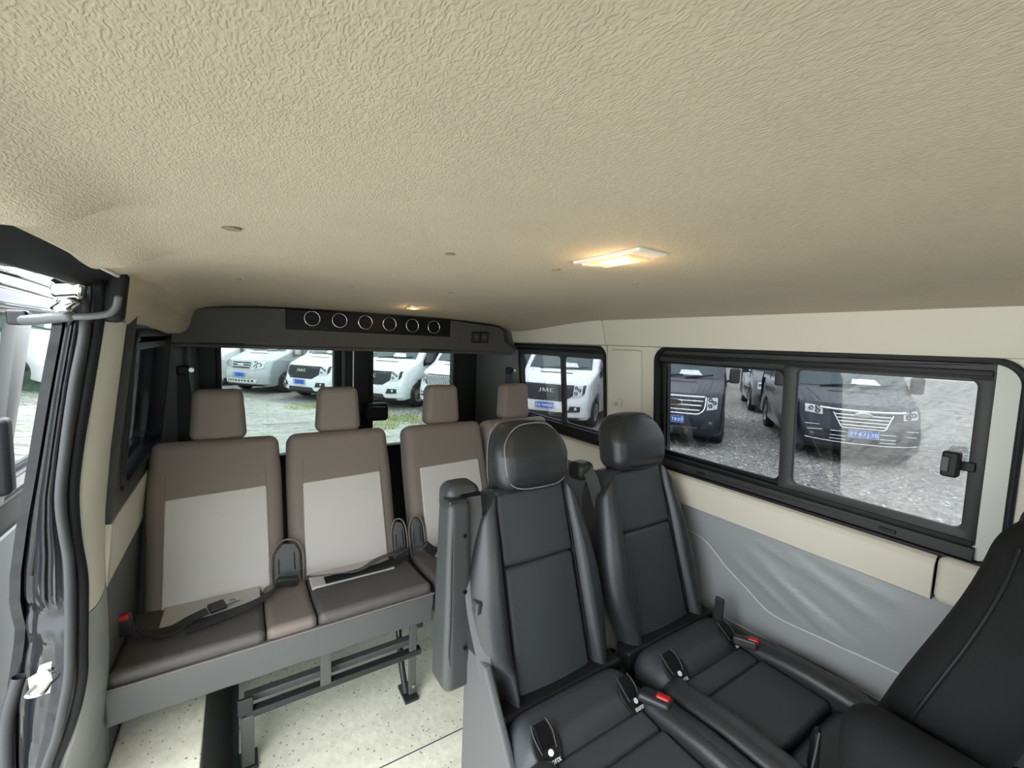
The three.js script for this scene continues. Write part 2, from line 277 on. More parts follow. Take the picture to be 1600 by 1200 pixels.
// windows ---------------------------------------------------------
function ringW(side, z0, z1, y0, y1, t, inset, depth, r, rin, bevel = 0.003) { return wallRect(side, z0, z1, y0, y1, inset, depth, [[z0 + t, z1 - t, y0 + t, y1 - t, rin]], bevel, r); }
const win1 = structure('window_1', 'large black-framed sliding side window with a latch', 'window');
mesh('rubber_surround', ringW(1, -1.114, -0.153, 0.823, 1.314, 0.014, -0.008, 0.05, 0.06, 0.048, 0.004), M.rubber, win1);
mesh('pale_panel', wallRect(1, -0.212, -0.166, 0.84, 1.3, 0.01, 0.006), M.pale_metal, win1);
mesh('sliding_track', wallRect(1, -1.1, -0.205, 0.838, 0.87, -0.004, 0.05, [], 0.004), M.sash, win1);
mesh('track_lip', wallRect(1, -1.09, -0.21, 0.868, 0.884, 0.004, 0.012, [], 0.002), M.black_plastic, win1);
mesh('top_rail', wallRect(1, -1.1, -0.205, 1.258, 1.3, 0.008, 0.04, [], 0.004), M.sash, win1);
mesh('top_lip', wallRect(1, -1.09, -0.21, 1.272, 1.284, 0.0, 0.012, [], 0.002), M.black_plastic, win1);
const sashB = mesh('fixed_sash', wallRect(1, -1.105, -0.61, 0.868, 1.276, 0.026, 0.014, [[-1.088, -0.648, 0.898, 1.249, 0.022]], 0.003, 0.02), M.rubber, win1);
const sashA = mesh('sliding_sash', wallRect(1, -0.64, -0.205, 0.872, 1.285, 0.008, 0.018, [[-0.602, -0.232, 0.905, 1.262, 0.018]], 0.003, 0.006), M.sash, win1);
mesh('glass_pane', wallRect(1, -1.095, -0.64, 0.89, 1.256, 0.032, 0.004), M.glass_side, sashB);
mesh('glass_pane', wallRect(1, -0.61, -0.224, 0.897, 1.27, 0.015, 0.004), M.glass_side, sashA);
const latch = mesh('latch', softBox(0.03, 0.06, 0.03, 0.006, { at: [CX + hw(1.06) - 0.012, 1.063, -0.256] }), M.black_plastic, sashA);
mesh('latch_arm', softBox(0.01, 0.022, 0.034, 0.003, { at: [CX + hw(1.06) + 0.006, 1.06, -0.236] }), M.black_plastic, latch);
mesh('latch_grip', softBox(0.006, 0.036, 0.014, 0.002, { at: [CX + hw(1.06) - 0.028, 1.063, -0.263] }), M.dark_plastic, latch);
for (const z of [-0.9, -0.36]) mesh('drain_clip', softBox(0.006, 0.009, 0.035, 0.002, { at: [CX + hw(0.85) - 0.006, 0.853, z] }), M.black_plastic, win1);

const win2 = structure('window_2', 'black-framed sliding window beside the rear bench on the beige wall', 'window');
mesh('rubber_surround', ringW(1, -2.16, -1.38, 0.833, 1.308, 0.014, -0.008, 0.05, 0.05, 0.04, 0.004), M.rubber, win2);
mesh('top_rail', wallRect(1, -2.15, -1.39, 1.25, 1.297, 0.008, 0.04, [], 0.004), M.sash, win2);
mesh('top_lip', wallRect(1, -2.14, -1.4, 1.27, 1.284, 0.0, 0.012, [], 0.002), M.black_plastic, win2);
mesh('sliding_track', wallRect(1, -2.15, -1.39, 0.845, 0.89, -0.002, 0.05, [], 0.004), M.black_plastic, win2);
mesh('fixed_sash', wallRect(1, -2.15, -1.392, 0.868, 1.275, 0.02, 0.014, [[-2.11, -1.735, 0.9, 1.245, 0.02], [-1.702, -1.425, 0.9, 1.245, 0.02]], 0.003, 0.02), M.sash, win2);
mesh('glass_pane', wallRect(1, -2.12, -1.73, 0.892, 1.252, 0.026, 0.004), M.glass_side, win2);
mesh('glass_pane', wallRect(1, -1.71, -1.418, 0.892, 1.252, 0.026, 0.004), M.glass_side, win2);

const win3 = structure('window_3', 'clear side window of the front cab door', 'window');
mesh('window_frame', ringW(1, 0.37, 1.21, 0.85, 1.31, 0.02, -0.005, 0.05, 0.06, 0.05), M.rubber, win3);
mesh('glass_pane', wallRect(1, 0.38, 1.2, 0.86, 1.3, 0.03, 0.004), M.glass_clear, win3);

// left-hand wall --------------------------------------------------
const wallL = structure('wall_left', 'left-hand side wall of the van around the open sliding door', 'wall');
const WINL = [-2.1, -1.43, 0.87, 1.3, 0.05];
mesh('outer_skin', wallRect(-1, ZR, -1.38, -0.35, 0.82, 0.08, 0.02), M.body_black, wallL);
mesh('outer_skin', wallRect(-1, ZR, -1.38, 0.82, 1.44, 0.06, 0.02, [[-2.08, -1.45, 0.89, 1.28, 0.05]]), M.body_black, wallL);
mesh('inner_trim', wallRect(-1, ZR, -1.362, 0.82, 1.42, 0, 0.02, [WINL]), M.dark_plastic, wallL);
mesh('belt_trim', wallRect(-1, ZR, -1.362, 0.66, 0.82, -0.004, 0.03, [], 0.006), M.beige_trim, wallL);
mesh('lower_trim', wallRect(-1, ZR, -1.362, 0, 0.66, 0, 0.02), M.grey_trim, wallL);
mesh('header_trim', wallRect(-1, 0.2, ZF, 1.31, 1.44, 0, 0.05), M.beige_trim, wallL);
mesh('front_trim', wallRect(-1, 0.2, ZF, 0.82, 1.31, 0, 0.05, [WIN3]), M.beige_trim, wallL);
mesh('front_trim', wallRect(-1, 0.2, ZF, -0.35, 0.82, 0, 0.05), M.grey_trim, wallL);
const win4 = structure('window_4', 'dark tinted rear window beside the shaded bench corner', 'window');
mesh('rubber_surround', ringW(-1, -2.1, -1.43, 0.87, 1.3, 0.022, -0.008, 0.05, 0.05, 0.04, 0.004), M.rubber, win4);
mesh('top_rail', wallRect(-1, -2.09, -1.44, 1.24, 1.262, 0.004, 0.02, [], 0.003), M.rubber_grey, win4);
mesh('glass_pane', wallRect(-1, -2.09, -1.44, 0.88, 1.29, 0.035, 0.004), M.glass_dark, win4);
const win5 = structure('window_5', 'clear front door window beside the sliding door', 'window');
mesh('window_frame', ringW(-1, 0.37, 1.21, 0.85, 1.31, 0.02, -0.005, 0.06, 0.06, 0.05), M.rubber, win5);
mesh('glass_pane', wallRect(-1, 0.38, 1.2, 0.86, 1.3, 0.03, 0.004), M.glass_clear, win5);

// pillar behind the sliding door: beige cover, two rubber seals, black painted jamb
function lookup(path, y) { for (let i = 1; i < path.length; i++) if (y >= path[i][1]) { const a = path[i - 1], b = path[i], t = clamp((y - a[1]) / (b[1] - a[1])); return lerp(a[0], b[0], t); } return path.at(-1)[0]; }
const tF = [[-0.215, 1.42], [-0.226, 1.308], [-0.245, 1.186], [-0.262, 1.056], [-0.272, 0.965], [-0.273, 0.871], [-0.270, 0.788], [-0.272, 0.718], [-0.276, 0.634], [-0.280, 0.564], [-0.288, 0.510], [-0.304, 0.444], [-0.324, 0.382], [-0.34, 0.3], [-0.35, 0.1], [-0.35, -0.02]];
const tR = [[-0.218, 1.42], [-0.229, 1.312], [-0.248, 1.166], [-0.268, 1.011], [-0.284, 0.854], [-0.289, 0.741], [-0.288, 0.608], [-0.289, 0.507], [-0.295, 0.389], [-0.303, 0.307], [-0.305, 0.244], [-0.306, 0.1], [-0.306, -0.02]];
const jL = [[-0.28, 1.42], [-0.295, 1.298], [-0.319, 1.16], [-0.343, 1.009], [-0.360, 0.908], [-0.374, 0.806], [-0.378, 0.741], [-0.372, 0.685], [-0.383, 0.607], [-0.395, 0.529], [-0.4, 0.405], [-0.4, 0], [-0.4, -0.3]];
function coverGeo(y0, y1) {
  return gridSlab((u, v, w) => { const y = lerp(y0, y1, v), a = lookup(tF, y), b = lookup(tR, y), bulge = 0.012 * Math.sin(Math.PI * Math.pow(u, 0.7)); return [lerp(a, b, u) + (w ? -0.02 : bulge), y, lerp(-1.155, -1.366, u)]; }, 10, 40, (u, v) => [u * 0.2, v * (y1 - y0)]);
}
const pillar = structure('trim_1', 'beige and grey pillar cover between the sliding door and the rear bench', 'trim');
mesh('upper_cover', coverGeo(0.712, 1.312), M.beige_trim, pillar); mesh('lower_cover', coverGeo(0.0, 0.709), M.grey_vinyl, pillar);
const covePts = [[-0.1, 1.45], [-0.14, 1.437], [-0.17, 1.415], [-0.188, 1.385], [-0.2, 1.35], [-0.212, 1.325], [-0.225, 1.31], [-0.245, 1.304]];
mesh('upper_corner_cover', gridSlab((u, v, w) => {
  const z = lerp(-1.168, -2.09, u), n = covePts.length - 1, f = v * n, i = Math.min(n - 1, Math.floor(f)), t = f - i, x = lerp(covePts[i][0], covePts[i + 1][0], t), y = lerp(covePts[i][1], covePts[i + 1][1], t);
  const fr = sstep(-1.32, -1.15, z), re = sstep(-1.5, -2.05, z); return [x - 0.03 * fr * v + 0.035 * re * Math.sin(Math.PI * v * 0.8) - w * 0.012, y - 0.042 * sstep(-1.35, -2.12, z) * (1 - v) - 0.018 * re * v + w * 0.012, z];
}, 30, 28, (u, v) => [u, v * 0.25]), M.headliner, pillar);
const sealI = [[-0.225, 1.38], [-0.232, 1.307], [-0.250, 1.188], [-0.270, 1.062], [-0.280, 0.973], [-0.280, 0.881], [-0.274, 0.799], [-0.276, 0.731], [-0.280, 0.649], [-0.282, 0.594], [-0.293, 0.528], [-0.311, 0.465], [-0.332, 0.405], [-0.35, 0.3], [-0.36, 0.1], [-0.36, -0.02]];
const sealO = [[-0.245, 1.36], [-0.247, 1.306], [-0.266, 1.190], [-0.283, 1.068], [-0.294, 0.969], [-0.292, 0.905], [-0.288, 0.852], [-0.289, 0.773], [-0.293, 0.681], [-0.298, 0.601], [-0.307, 0.550], [-0.319, 0.487], [-0.337, 0.427], [-0.355, 0.3], [-0.37, 0.1], [-0.37, -0.02]];
const seal = thing('door_seal', 'grey and black ribbed rubber seal around the sliding door opening', 'door seal');
mesh('seal_bulb', tube([[-0.262, 1.375, 0.2], [-0.262, 1.385, -0.3], [-0.26, 1.385, -0.8], [-0.255, 1.383, -1.05], [-0.25, 1.372, -1.11], ...sealO.slice(1).map(([x, y]) => [x, y, -1.118])], 0.0088, { seg: 130 }), M.rubber_grey, seal);
mesh('seal_base', tube([[-0.232, 1.4, 0.2], [-0.232, 1.404, -0.3], [-0.232, 1.4, -0.8], [-0.232, 1.396, -1.08], [-0.23, 1.382, -1.14], ...sealI.slice(1).map(([x, y]) => [x - 0.004, y, -1.14])], 0.0115, { seg: 130 }), M.rubber, seal);
mesh('seal_rib', tube(sealI.slice(1).map(([x, y]) => [x - 0.013, y, -1.129]), 0.0058, { seg: 90 }), M.rubber_grey, seal);
mesh('seal_corner', softBox(0.034, 0.1, 0.03, 0.012, { n: [2, 3, 1], warp: (x, y, z) => [x + 0.12 * y, y, z], at: [-0.207, 1.36, -1.147] }), M.rubber, seal);
// header over the opening
const header = structure('trim_2', 'black header and bright guide rail above the sliding door', 'trim');
mesh('black_header', gridSlab((u, v, w) => { const y = lerp(1.402, 1.375, v), x = lerp(-0.2, -0.245, v); return [x - w * 0.005, y + w * 0.03, lerp(0.2, -1.2, u)]; }, 10, 3), M.rubber, header);
mesh('header_edge', tube([[-0.199, 1.409, 0.2], [-0.199, 1.409, -0.5], [-0.2, 1.406, -0.8], [-0.2, 1.4, -1.28]], 0.004, { seg: 40, rad: 6 }), M.beige_trim, header);
mesh('outer_header', softBox(0.14, 0.03, 1.45, 0.008, { at: [-0.325, 1.425, -0.53] }), M.body_black, header);
for (const [x, y, r] of [[-0.315, 1.404, 0.0075], [-0.33, 1.386, 0.006], [-0.345, 1.37, 0.007]]) mesh('guide_rail', tube([[x, y, 0.15], [x, y, -0.6], [x, y - 0.003, -1.1], [x - 0.004, y - 0.01, -1.34]], r, { seg: 30 }), M.chrome, header);
// painted jamb
const jamb = structure('trim_3', 'glossy black painted door jamb with a zinc striker plate', 'trim');
mesh('jamb_panel', gridSlab((u, v, w) => {
  const y = lerp(-0.3, 1.4, v), a = lookup(sealO, y) - 0.004, b = lookup(jL, y); const bump = 0.012 * Math.exp(-Math.pow((y - 0.69) / 0.02, 2)) - 0.01 * Math.exp(-Math.pow((y - 0.73) / 0.018, 2)) + 0.008 * Math.exp(-Math.pow((u - 0.55) / 0.12, 2)) * (y > 0.76 ? 1 : 0.2) - 0.007 * Math.exp(-Math.pow((u - 0.82) / 0.08, 2)) + 0.003 * Math.sin(u * 30) * (y > 0.75 ? 1 : 0.3) + 0.004 * Math.exp(-Math.pow((y - 0.62) / 0.01, 2));
  return [lerp(a, b, u), y, lerp(-1.135, -1.2, u * u) + bump - w * 0.02];
}, 20, 110), M.body_black, jamb);
mesh('body_return', gridSlab((u, v, w) => { const y = lerp(-0.3, 1.4, v), b = lookup(jL, y); return [b - 0.002 - w * 0.015, y, lerp(-1.195, -1.42, u)]; }, 4, 60), M.body_black, jamb);
mesh('jamb_strip', tube(jL.slice(1, 6).map(([x, y]) => [x + 0.02, y, -1.172]), 0.0035, { rad: 6 }), M.rubber, jamb);
mesh('lower_seal', tube([[-0.382, 0.6, -1.175], [-0.398, 0.53, -1.17], [-0.405, 0.4, -1.165], [-0.4, 0.2, -1.16]], 0.011, { rad: 8 }), M.rubber_grey, jamb);
const striker = mesh('striker_plate', extrude(poly([[-0.02, -0.03], [0.008, -0.032], [0.022, -0.012], [0.018, 0.006], [0.024, 0.022], [0.012, 0.034], [-0.006, 0.03], [-0.01, 0.016], [-0.022, 0.01]]), 0.006, 0.0015).translate(-0.338, 0.6, -1.146), M.zinc, jamb);
mesh('striker_loop', tube([[-0.352, 0.592, -1.14], [-0.356, 0.59, -1.118], [-0.335, 0.588, -1.116], [-0.33, 0.59, -1.14]], 0.0035, { rad: 6 }), M.steel, striker);
mesh('striker_bolt', move(cyl(0.005, 0.01, 10).rotateX(Math.PI / 2), -0.333, 0.617, -1.138), M.steel, striker);
const hinge = mesh('roller_bracket', softBox(0.045, 0.035, 0.03, 0.009, { n: [2, 2, 2], warp: (x, y, z) => [x + y * 0.2, y + 0.004 * Math.sin(x * 190), z + 0.004 * Math.sin(y * 240)], at: [-0.262, 1.366, -1.1] }), M.chrome, jamb);
mesh('roller_bracket', softBox(0.034, 0.03, 0.03, 0.01, { n: [2, 2, 2], warp: (x, y, z) => [x + 0.005 * Math.sin(y * 260), y, z + 0.004 * Math.sin(x * 240)], at: [-0.267, 1.336, -1.1] }), M.chrome, jamb);
// wiring arm to the door
const arm = thing('door_cable_arm', 'curved grey cable sleeve reaching from the pillar top to the sliding door', 'cable');
mesh('thin_rod', capTube([[-0.1925, 1.356, -1.085], [-0.1965, 1.338, -1.085], [-0.205, 1.327, -1.085], [-0.217, 1.322, -1.085], [-0.242, 1.3175, -1.085], [-0.266, 1.3165, -1.09]], 0.0062, { seg: 40 }), M.sleeve, arm);
mesh('thick_sleeve', capTube([[-0.262, 1.317, -1.088], [-0.29, 1.313, -1.12], [-0.32, 1.309, -1.16], [-0.362, 1.307, -1.24]], 0.0098, { seg: 30 }), M.sleeve, arm);
mesh('end_bracket', softBox(0.03, 0.03, 0.02, 0.005, { at: [-0.375, 1.312, -1.26] }), M.body_black, arm);

// sliding door, slid back along the outside
const sd = structure('door_1', 'open black sliding door with green-tinted glass seen past the pillar', 'door');
const DX = -0.58, doorLean = y => DX + 0.07 * (y - 0.8);
function onDoor(shape, x0, thick, bevel = 0.004) { const g = extrude(shape, thick, bevel), gg = g.index ? g.toNonIndexed() : g, p = gg.attributes.position; for (let i = 0; i < p.count; i++) { const z = p.getX(i), y = p.getY(i), d = p.getZ(i); p.setXYZ(i, doorLean(y) + x0 - d, y, z); } return toCreasedNormals(gg, 0.6); }
const dShape = roundRect(-2.62, 0.775, -1.22, 1.4, 0.06); dShape.holes.push(roundRect(-2.52, 0.84, -1.34, 1.33, 0.06, THREE.Path));
mesh('window_frame', onDoor(dShape, 0, 0.05), M.body_black, sd);
const gShape = roundRect(-2.5, 0.835, -1.9, 1.3, 0.03);
mesh('glass_pane', onDoor(roundRect(-2.54, 0.82, -1.32, 1.35, 0.06), -0.03, 0.004, 0), M.glass_green, sd);
mesh('glass_rubber', onDoor((() => { const s = roundRect(-2.54, 0.82, -1.32, 1.35, 0.07); s.holes.push(roundRect(-2.51, 0.85, -1.35, 1.32, 0.05, THREE.Path)); return s; })(), -0.022, 0.02), M.rubber, sd);
mesh('door_post', onDoor(poly([[-1.86, 1.31], [-1.76, 1.31], [-1.655, 0.8], [-1.71, 0.8]]), 0.02, 0.03), M.door_post, sd);
mesh('door_panel', onDoor(roundRect(-2.62, -0.3, -1.22, 0.79, 0.05), 0.01, 0.06), M.black_plastic, sd);
mesh('inner_card', onDoor(roundRect(-2.5, -0.1, -1.3, 0.7, 0.05), 0.02, 0.03), M.grey_vinyl, sd);
mesh('pull_handle', softBox(0.035, 0.2, 0.05, 0.015, { at: [-0.51, 0.965, -1.565] }), M.rubber_grey, sd);
mesh('handle_mount', softBox(0.06, 0.03, 0.03, 0.008, { at: [-0.545, 0.885, -1.565] }), M.rubber_grey, sd);
mesh('handle_mount', softBox(0.06, 0.03, 0.03, 0.008, { at: [-0.54, 1.045, -1.565] }), M.rubber_grey, sd);

// rear end --------------------------------------------------------
const wallB = structure('wall_rear', 'rear corner pillars and rear door surround of the van', 'wall');
const rearShape = poly([[-0.3, -0.35], [1.46, -0.35], [1.45, 0.8], [1.38, 1.45], [-0.22, 1.45], [-0.29, 0.8]]); rearShape.holes.push(poly([[-0.2, -0.3], [-0.19, 0.8], [-0.165, 1.4], [1.325, 1.4], [1.35, 0.8], [1.36, -0.3]], THREE.Path));
mesh('door_surround', extrude(rearShape, 0.04).translate(0, 0, ZR - 0.02), M.black_plastic, wallB);
for (const s of [-1, 1]) {
  mesh('corner_pillar', gridSlab((u, v, w) => { const y = lerp(0.0, 1.42, v), xo = hw(y) + 0.01, xi = s < 0 ? 0.742 : 0.67, k = Math.sin(Math.PI * u) * 0.012; return [CX + s * (lerp(xo, xi, u) - w * 0.012), y, lerp(-2.12, -2.385, u * u * 0.6 + u * 0.4) + (k - w * 0.012)]; }, 12, 12, (u, v) => [u * 0.3, v * 1.4]), M.grey_trim, wallB);
  mesh('pillar_rib', tube([[CX + s * 0.79, 0.6, -2.2], [CX + s * 0.775, 1.0, -2.205], [CX + s * 0.762, 1.26, -2.21]], 0.012), M.grey_trim, wallB);
}
for (const [k, x0, x1, w0, w1, n] of [[1, -0.19, 0.507, -0.075, 0.409, 'door_2'], [-1, 0.513, 1.35, 0.612, 1.088, 'door_3']]) {
  const d = structure(n, k > 0 ? 'dark rear door behind the bench corner in shade' : 'dark rear door behind the bench with a latch at its edge', 'door');
  const s = poly([[x0, -0.3], [x1, -0.3], [x1, 1.4], [x0, 1.4]]); s.holes.push(roundRect(w0, 0.7, w1, 1.3, 0.05, THREE.Path));
  mesh('door_panel', extrude(s, 0.05, 0.008).translate(0, 0, ZR - 0.01), M.black_plastic, d);
  mesh('window_rubber', (() => { const q = roundRect(w0 - 0.02, 0.68, w1 + 0.02, 1.32, 0.06); q.holes.push(roundRect(w0, 0.7, w1, 1.3, 0.05, THREE.Path)); return extrude(q, 0.014, 0.004).translate(0, 0, ZR + 0.036); })(), M.rubber, d);
  mesh('glass_pane', extrude(roundRect(w0 - 0.01, 0.69, w1 + 0.01, 1.31, 0.05), 0.004).translate(0, 0, ZR + 0.01), M.glass_rear, d);
  if (k < 0) { const l = mesh('door_latch', softBox(0.13, 0.1, 0.05, 0.02, { at: [0.62, 0.9, ZR + 0.075] }), M.black_plastic, d); mesh('latch_handle', tube([[0.57, 0.925, ZR + 0.1], [0.6, 0.93, ZR + 0.115], [0.66, 0.925, ZR + 0.11]], 0.006), M.dark_plastic, l); }
  else mesh('door_check_rib', softBox(0.03, 0.55, 0.03, 0.01, { at: [0.455, 1.05, ZR + 0.05] }), M.dark_plastic, d);
}
// front end behind the viewer: bulkhead, dashboard and windscreen
const wallF = structure('wall_front', 'front bulkhead of the cab under the windscreen', 'wall', softBox(1.8, 1.3, 0.06, 0.01, { at: [CX, 0.3, ZF] }), M.grey_trim);
mesh('dashboard', softBox(1.7, 0.3, 0.4, 0.08, { at: [CX, 0.62, ZF - 0.18] }), M.dark_plastic, wallF);
const win6 = structure('window_6', 'windscreen of the van cab', 'window');
mesh('glass_pane', gridSlab((u, v, w) => [CX + lerp(-0.82, 0.82, u) * lerp(1, 0.93, v), lerp(0.8, 1.45, v) + w * 0.003, lerp(ZF, ZF - 0.02, v) + w * 0.003], 4, 4), M.glass_clear, win6);

// ================================================================ FITTINGS AND SEATS
const font = await new FontLoader().loadAsync('fonts/droid/droid_sans_bold.typeface.json');
const text = (s, size, depth = 0.001) => { const g = new TextGeometry(s, { font, size, depth, curveSegments: 3, bevelEnabled: false }); g.computeBoundingBox(); const b = g.boundingBox; return g.translate(-(b.min.x + b.max.x) / 2, -(b.min.y + b.max.y) / 2, 0); };

// rear air-conditioning unit under the headliner
{
  const t = thing('air_conditioner', 'wide taupe rear air conditioning unit with round vents under the headliner', 'air conditioner', [0.54, 1.25, -2.08]);
  const o = [[-0.815, 0.0], [-0.82, 0.022], [-0.74, 0.05], [-0.728, 0.075], [-0.722, 0.115], [-0.7, 0.145], [-0.5, 0.16], [0, 0.17], [0.4, 0.166], [0.7, 0.145], [0.735, 0.125], [0.742, 0.07], [0.755, 0.055], [0.818, 0.026], [0.82, 0.0]];
  mesh('housing', extrude(poly(o), 0.26, 0.008, 3).translate(0, 0, -0.26), M.taupe_trim, t);
  mesh('lower_lip', softBox(1.6, 0.016, 0.24, 0.006, { at: [0, -0.006, -0.125] }), M.taupe_trim, t);
  for (const [x, w] of [[-0.6, 0.16], [0.32, 0.16]]) mesh('intake_slot', softBox(w, 0.006, 0.012, 0.002, { at: [x, 0.002, -0.0005] }), M.black_plastic, t);
  mesh('screw_cover', softBox(0.014, 0.01, 0.003, 0.002, { k: 2, at: [-0.385, 0.155, 0] }), M.grey_trim, t);
  const panel = mesh('vent_panel', softBox(0.77, 0.088, 0.012, 0.004, { at: [0.012, 0.118, 0.001] }), M.ac_vent_black, t);
  for (let i = 0; i < 6; i++) {
    const x = -0.27 + i * 0.1145, y = 0.134 - i * 0.0012;
    const ring = mesh('vent_ring', new THREE.TorusGeometry(0.0315, 0.0017, 8, 40).translate(x, y - 0.008, 0.009), M.chrome, panel);
    mesh('vent_louvre', (() => { const g = [cyl(0.03, 0.006, 28).rotateX(Math.PI / 2).translate(x, y - 0.008, 0.005).toNonIndexed()]; for (let k = -2; k <= 2; k++) g.push(softBox(0.05 - Math.abs(k) * 0.007, 0.0025, 0.006, 0.001, { k: 1, at: [x, y - 0.008 + k * 0.011, 0.009] }).toNonIndexed()); return mergeGeometries(g); })(), M.ac_vent_black, ring);
  }
  const sw = mesh('switch_panel', softBox(0.105, 0.062, 0.01, 0.004, { at: [0.578, 0.08, 0.001] }), M.black_plastic, t);
  for (const dx of [-0.026, 0.024]) { const b = mesh('rocker_switch', softBox(0.036, 0.046, 0.008, 0.003, { at: [0.578 + dx, 0.08, 0.005] }), M.dark_plastic, sw); mesh('switch_mark', cyl(0.0022, 0.001, 8).rotateX(Math.PI / 2).translate(0.578 + dx, 0.08, 0.0095), M.white_print, b); }
}

// roof lamps
mat('lamp_lens', C(0.55, 0.42, 0.3), 0.35, { emissive: C(1, 0.36, 0.08), emissiveIntensity: 0.75 });
mat('lamp_bulb', C(1, 0.7, 0.4), 0.4, { emissive: C(1, 0.6, 0.16), emissiveIntensity: 2.2 });
mat('lamp_clear', C(0.75, 0.68, 0.6), 0.25, { clearcoat: 1 });
function roofLamp(x, z, w, l, label, power) {
  const y = ceilY(x, z), t = thing('ceiling_lamp', label, 'lamp', [x, y, z]);
  mesh('bezel', softBox(w + 0.012, 0.01, l + 0.012, 0.0045, { at: [0, 0.0005, 0] }), M.lamp_clear, t);
  mesh('lens', softBox(w * 0.9, 0.012, l * 0.7, 0.005, { at: [0, -0.002, 0.0] }), M.lamp_lens, t);
  mesh('bulb', softBox(w * 0.4, 0.008, l * 0.22, 0.0035, { at: [0, -0.0055, -l * 0.05] }), M.lamp_bulb, t);
  mesh('switch_rocker', softBox(w * 0.4, 0.008, l * 0.12, 0.003, { at: [-w * 0.15, -0.003, -l * 0.42] }), M.lamp_clear, t);
  const p = new THREE.PointLight(C(1, 0.62, 0.3), power, 0, 2); p.position.set(0, -0.03, 0); p.castShadow = true; p.shadow.radius = 0.5; t.add(p);
}
roofLamp(0.578, -0.562, 0.062, 0.152, 'oblong lit roof lamp in the middle of the headliner', 0.06);
roofLamp(0.625, -1.768, 0.05, 0.09, 'small lit roof lamp beside the air conditioning unit', 0.02);

// wheel arch step beside the sliding door
{
  const t = thing('wheel_arch_box', 'vinyl-topped wheel arch box under the rear bench', 'wheel arch', [-0.2, 0, -1.6]);
  mesh('vinyl_top', softBox(0.2, 0.2, 0.95, 0.008, { at: [0.0, 0.1, 0.0] }), M.floor_vinyl, t);
  mesh('black_side_cover', gridSlab((u, v, w) => { const a = v * Math.PI / 2, x = 0.1 + (1 - Math.cos(a)) * 0.075, y = 0.203 - Math.sin(a) * 0.198; return [x + w * -0.004, y - w * 0.004, lerp(-0.47, 0.475, u)]; }, 6, 14), M.dark_plastic, t);
}

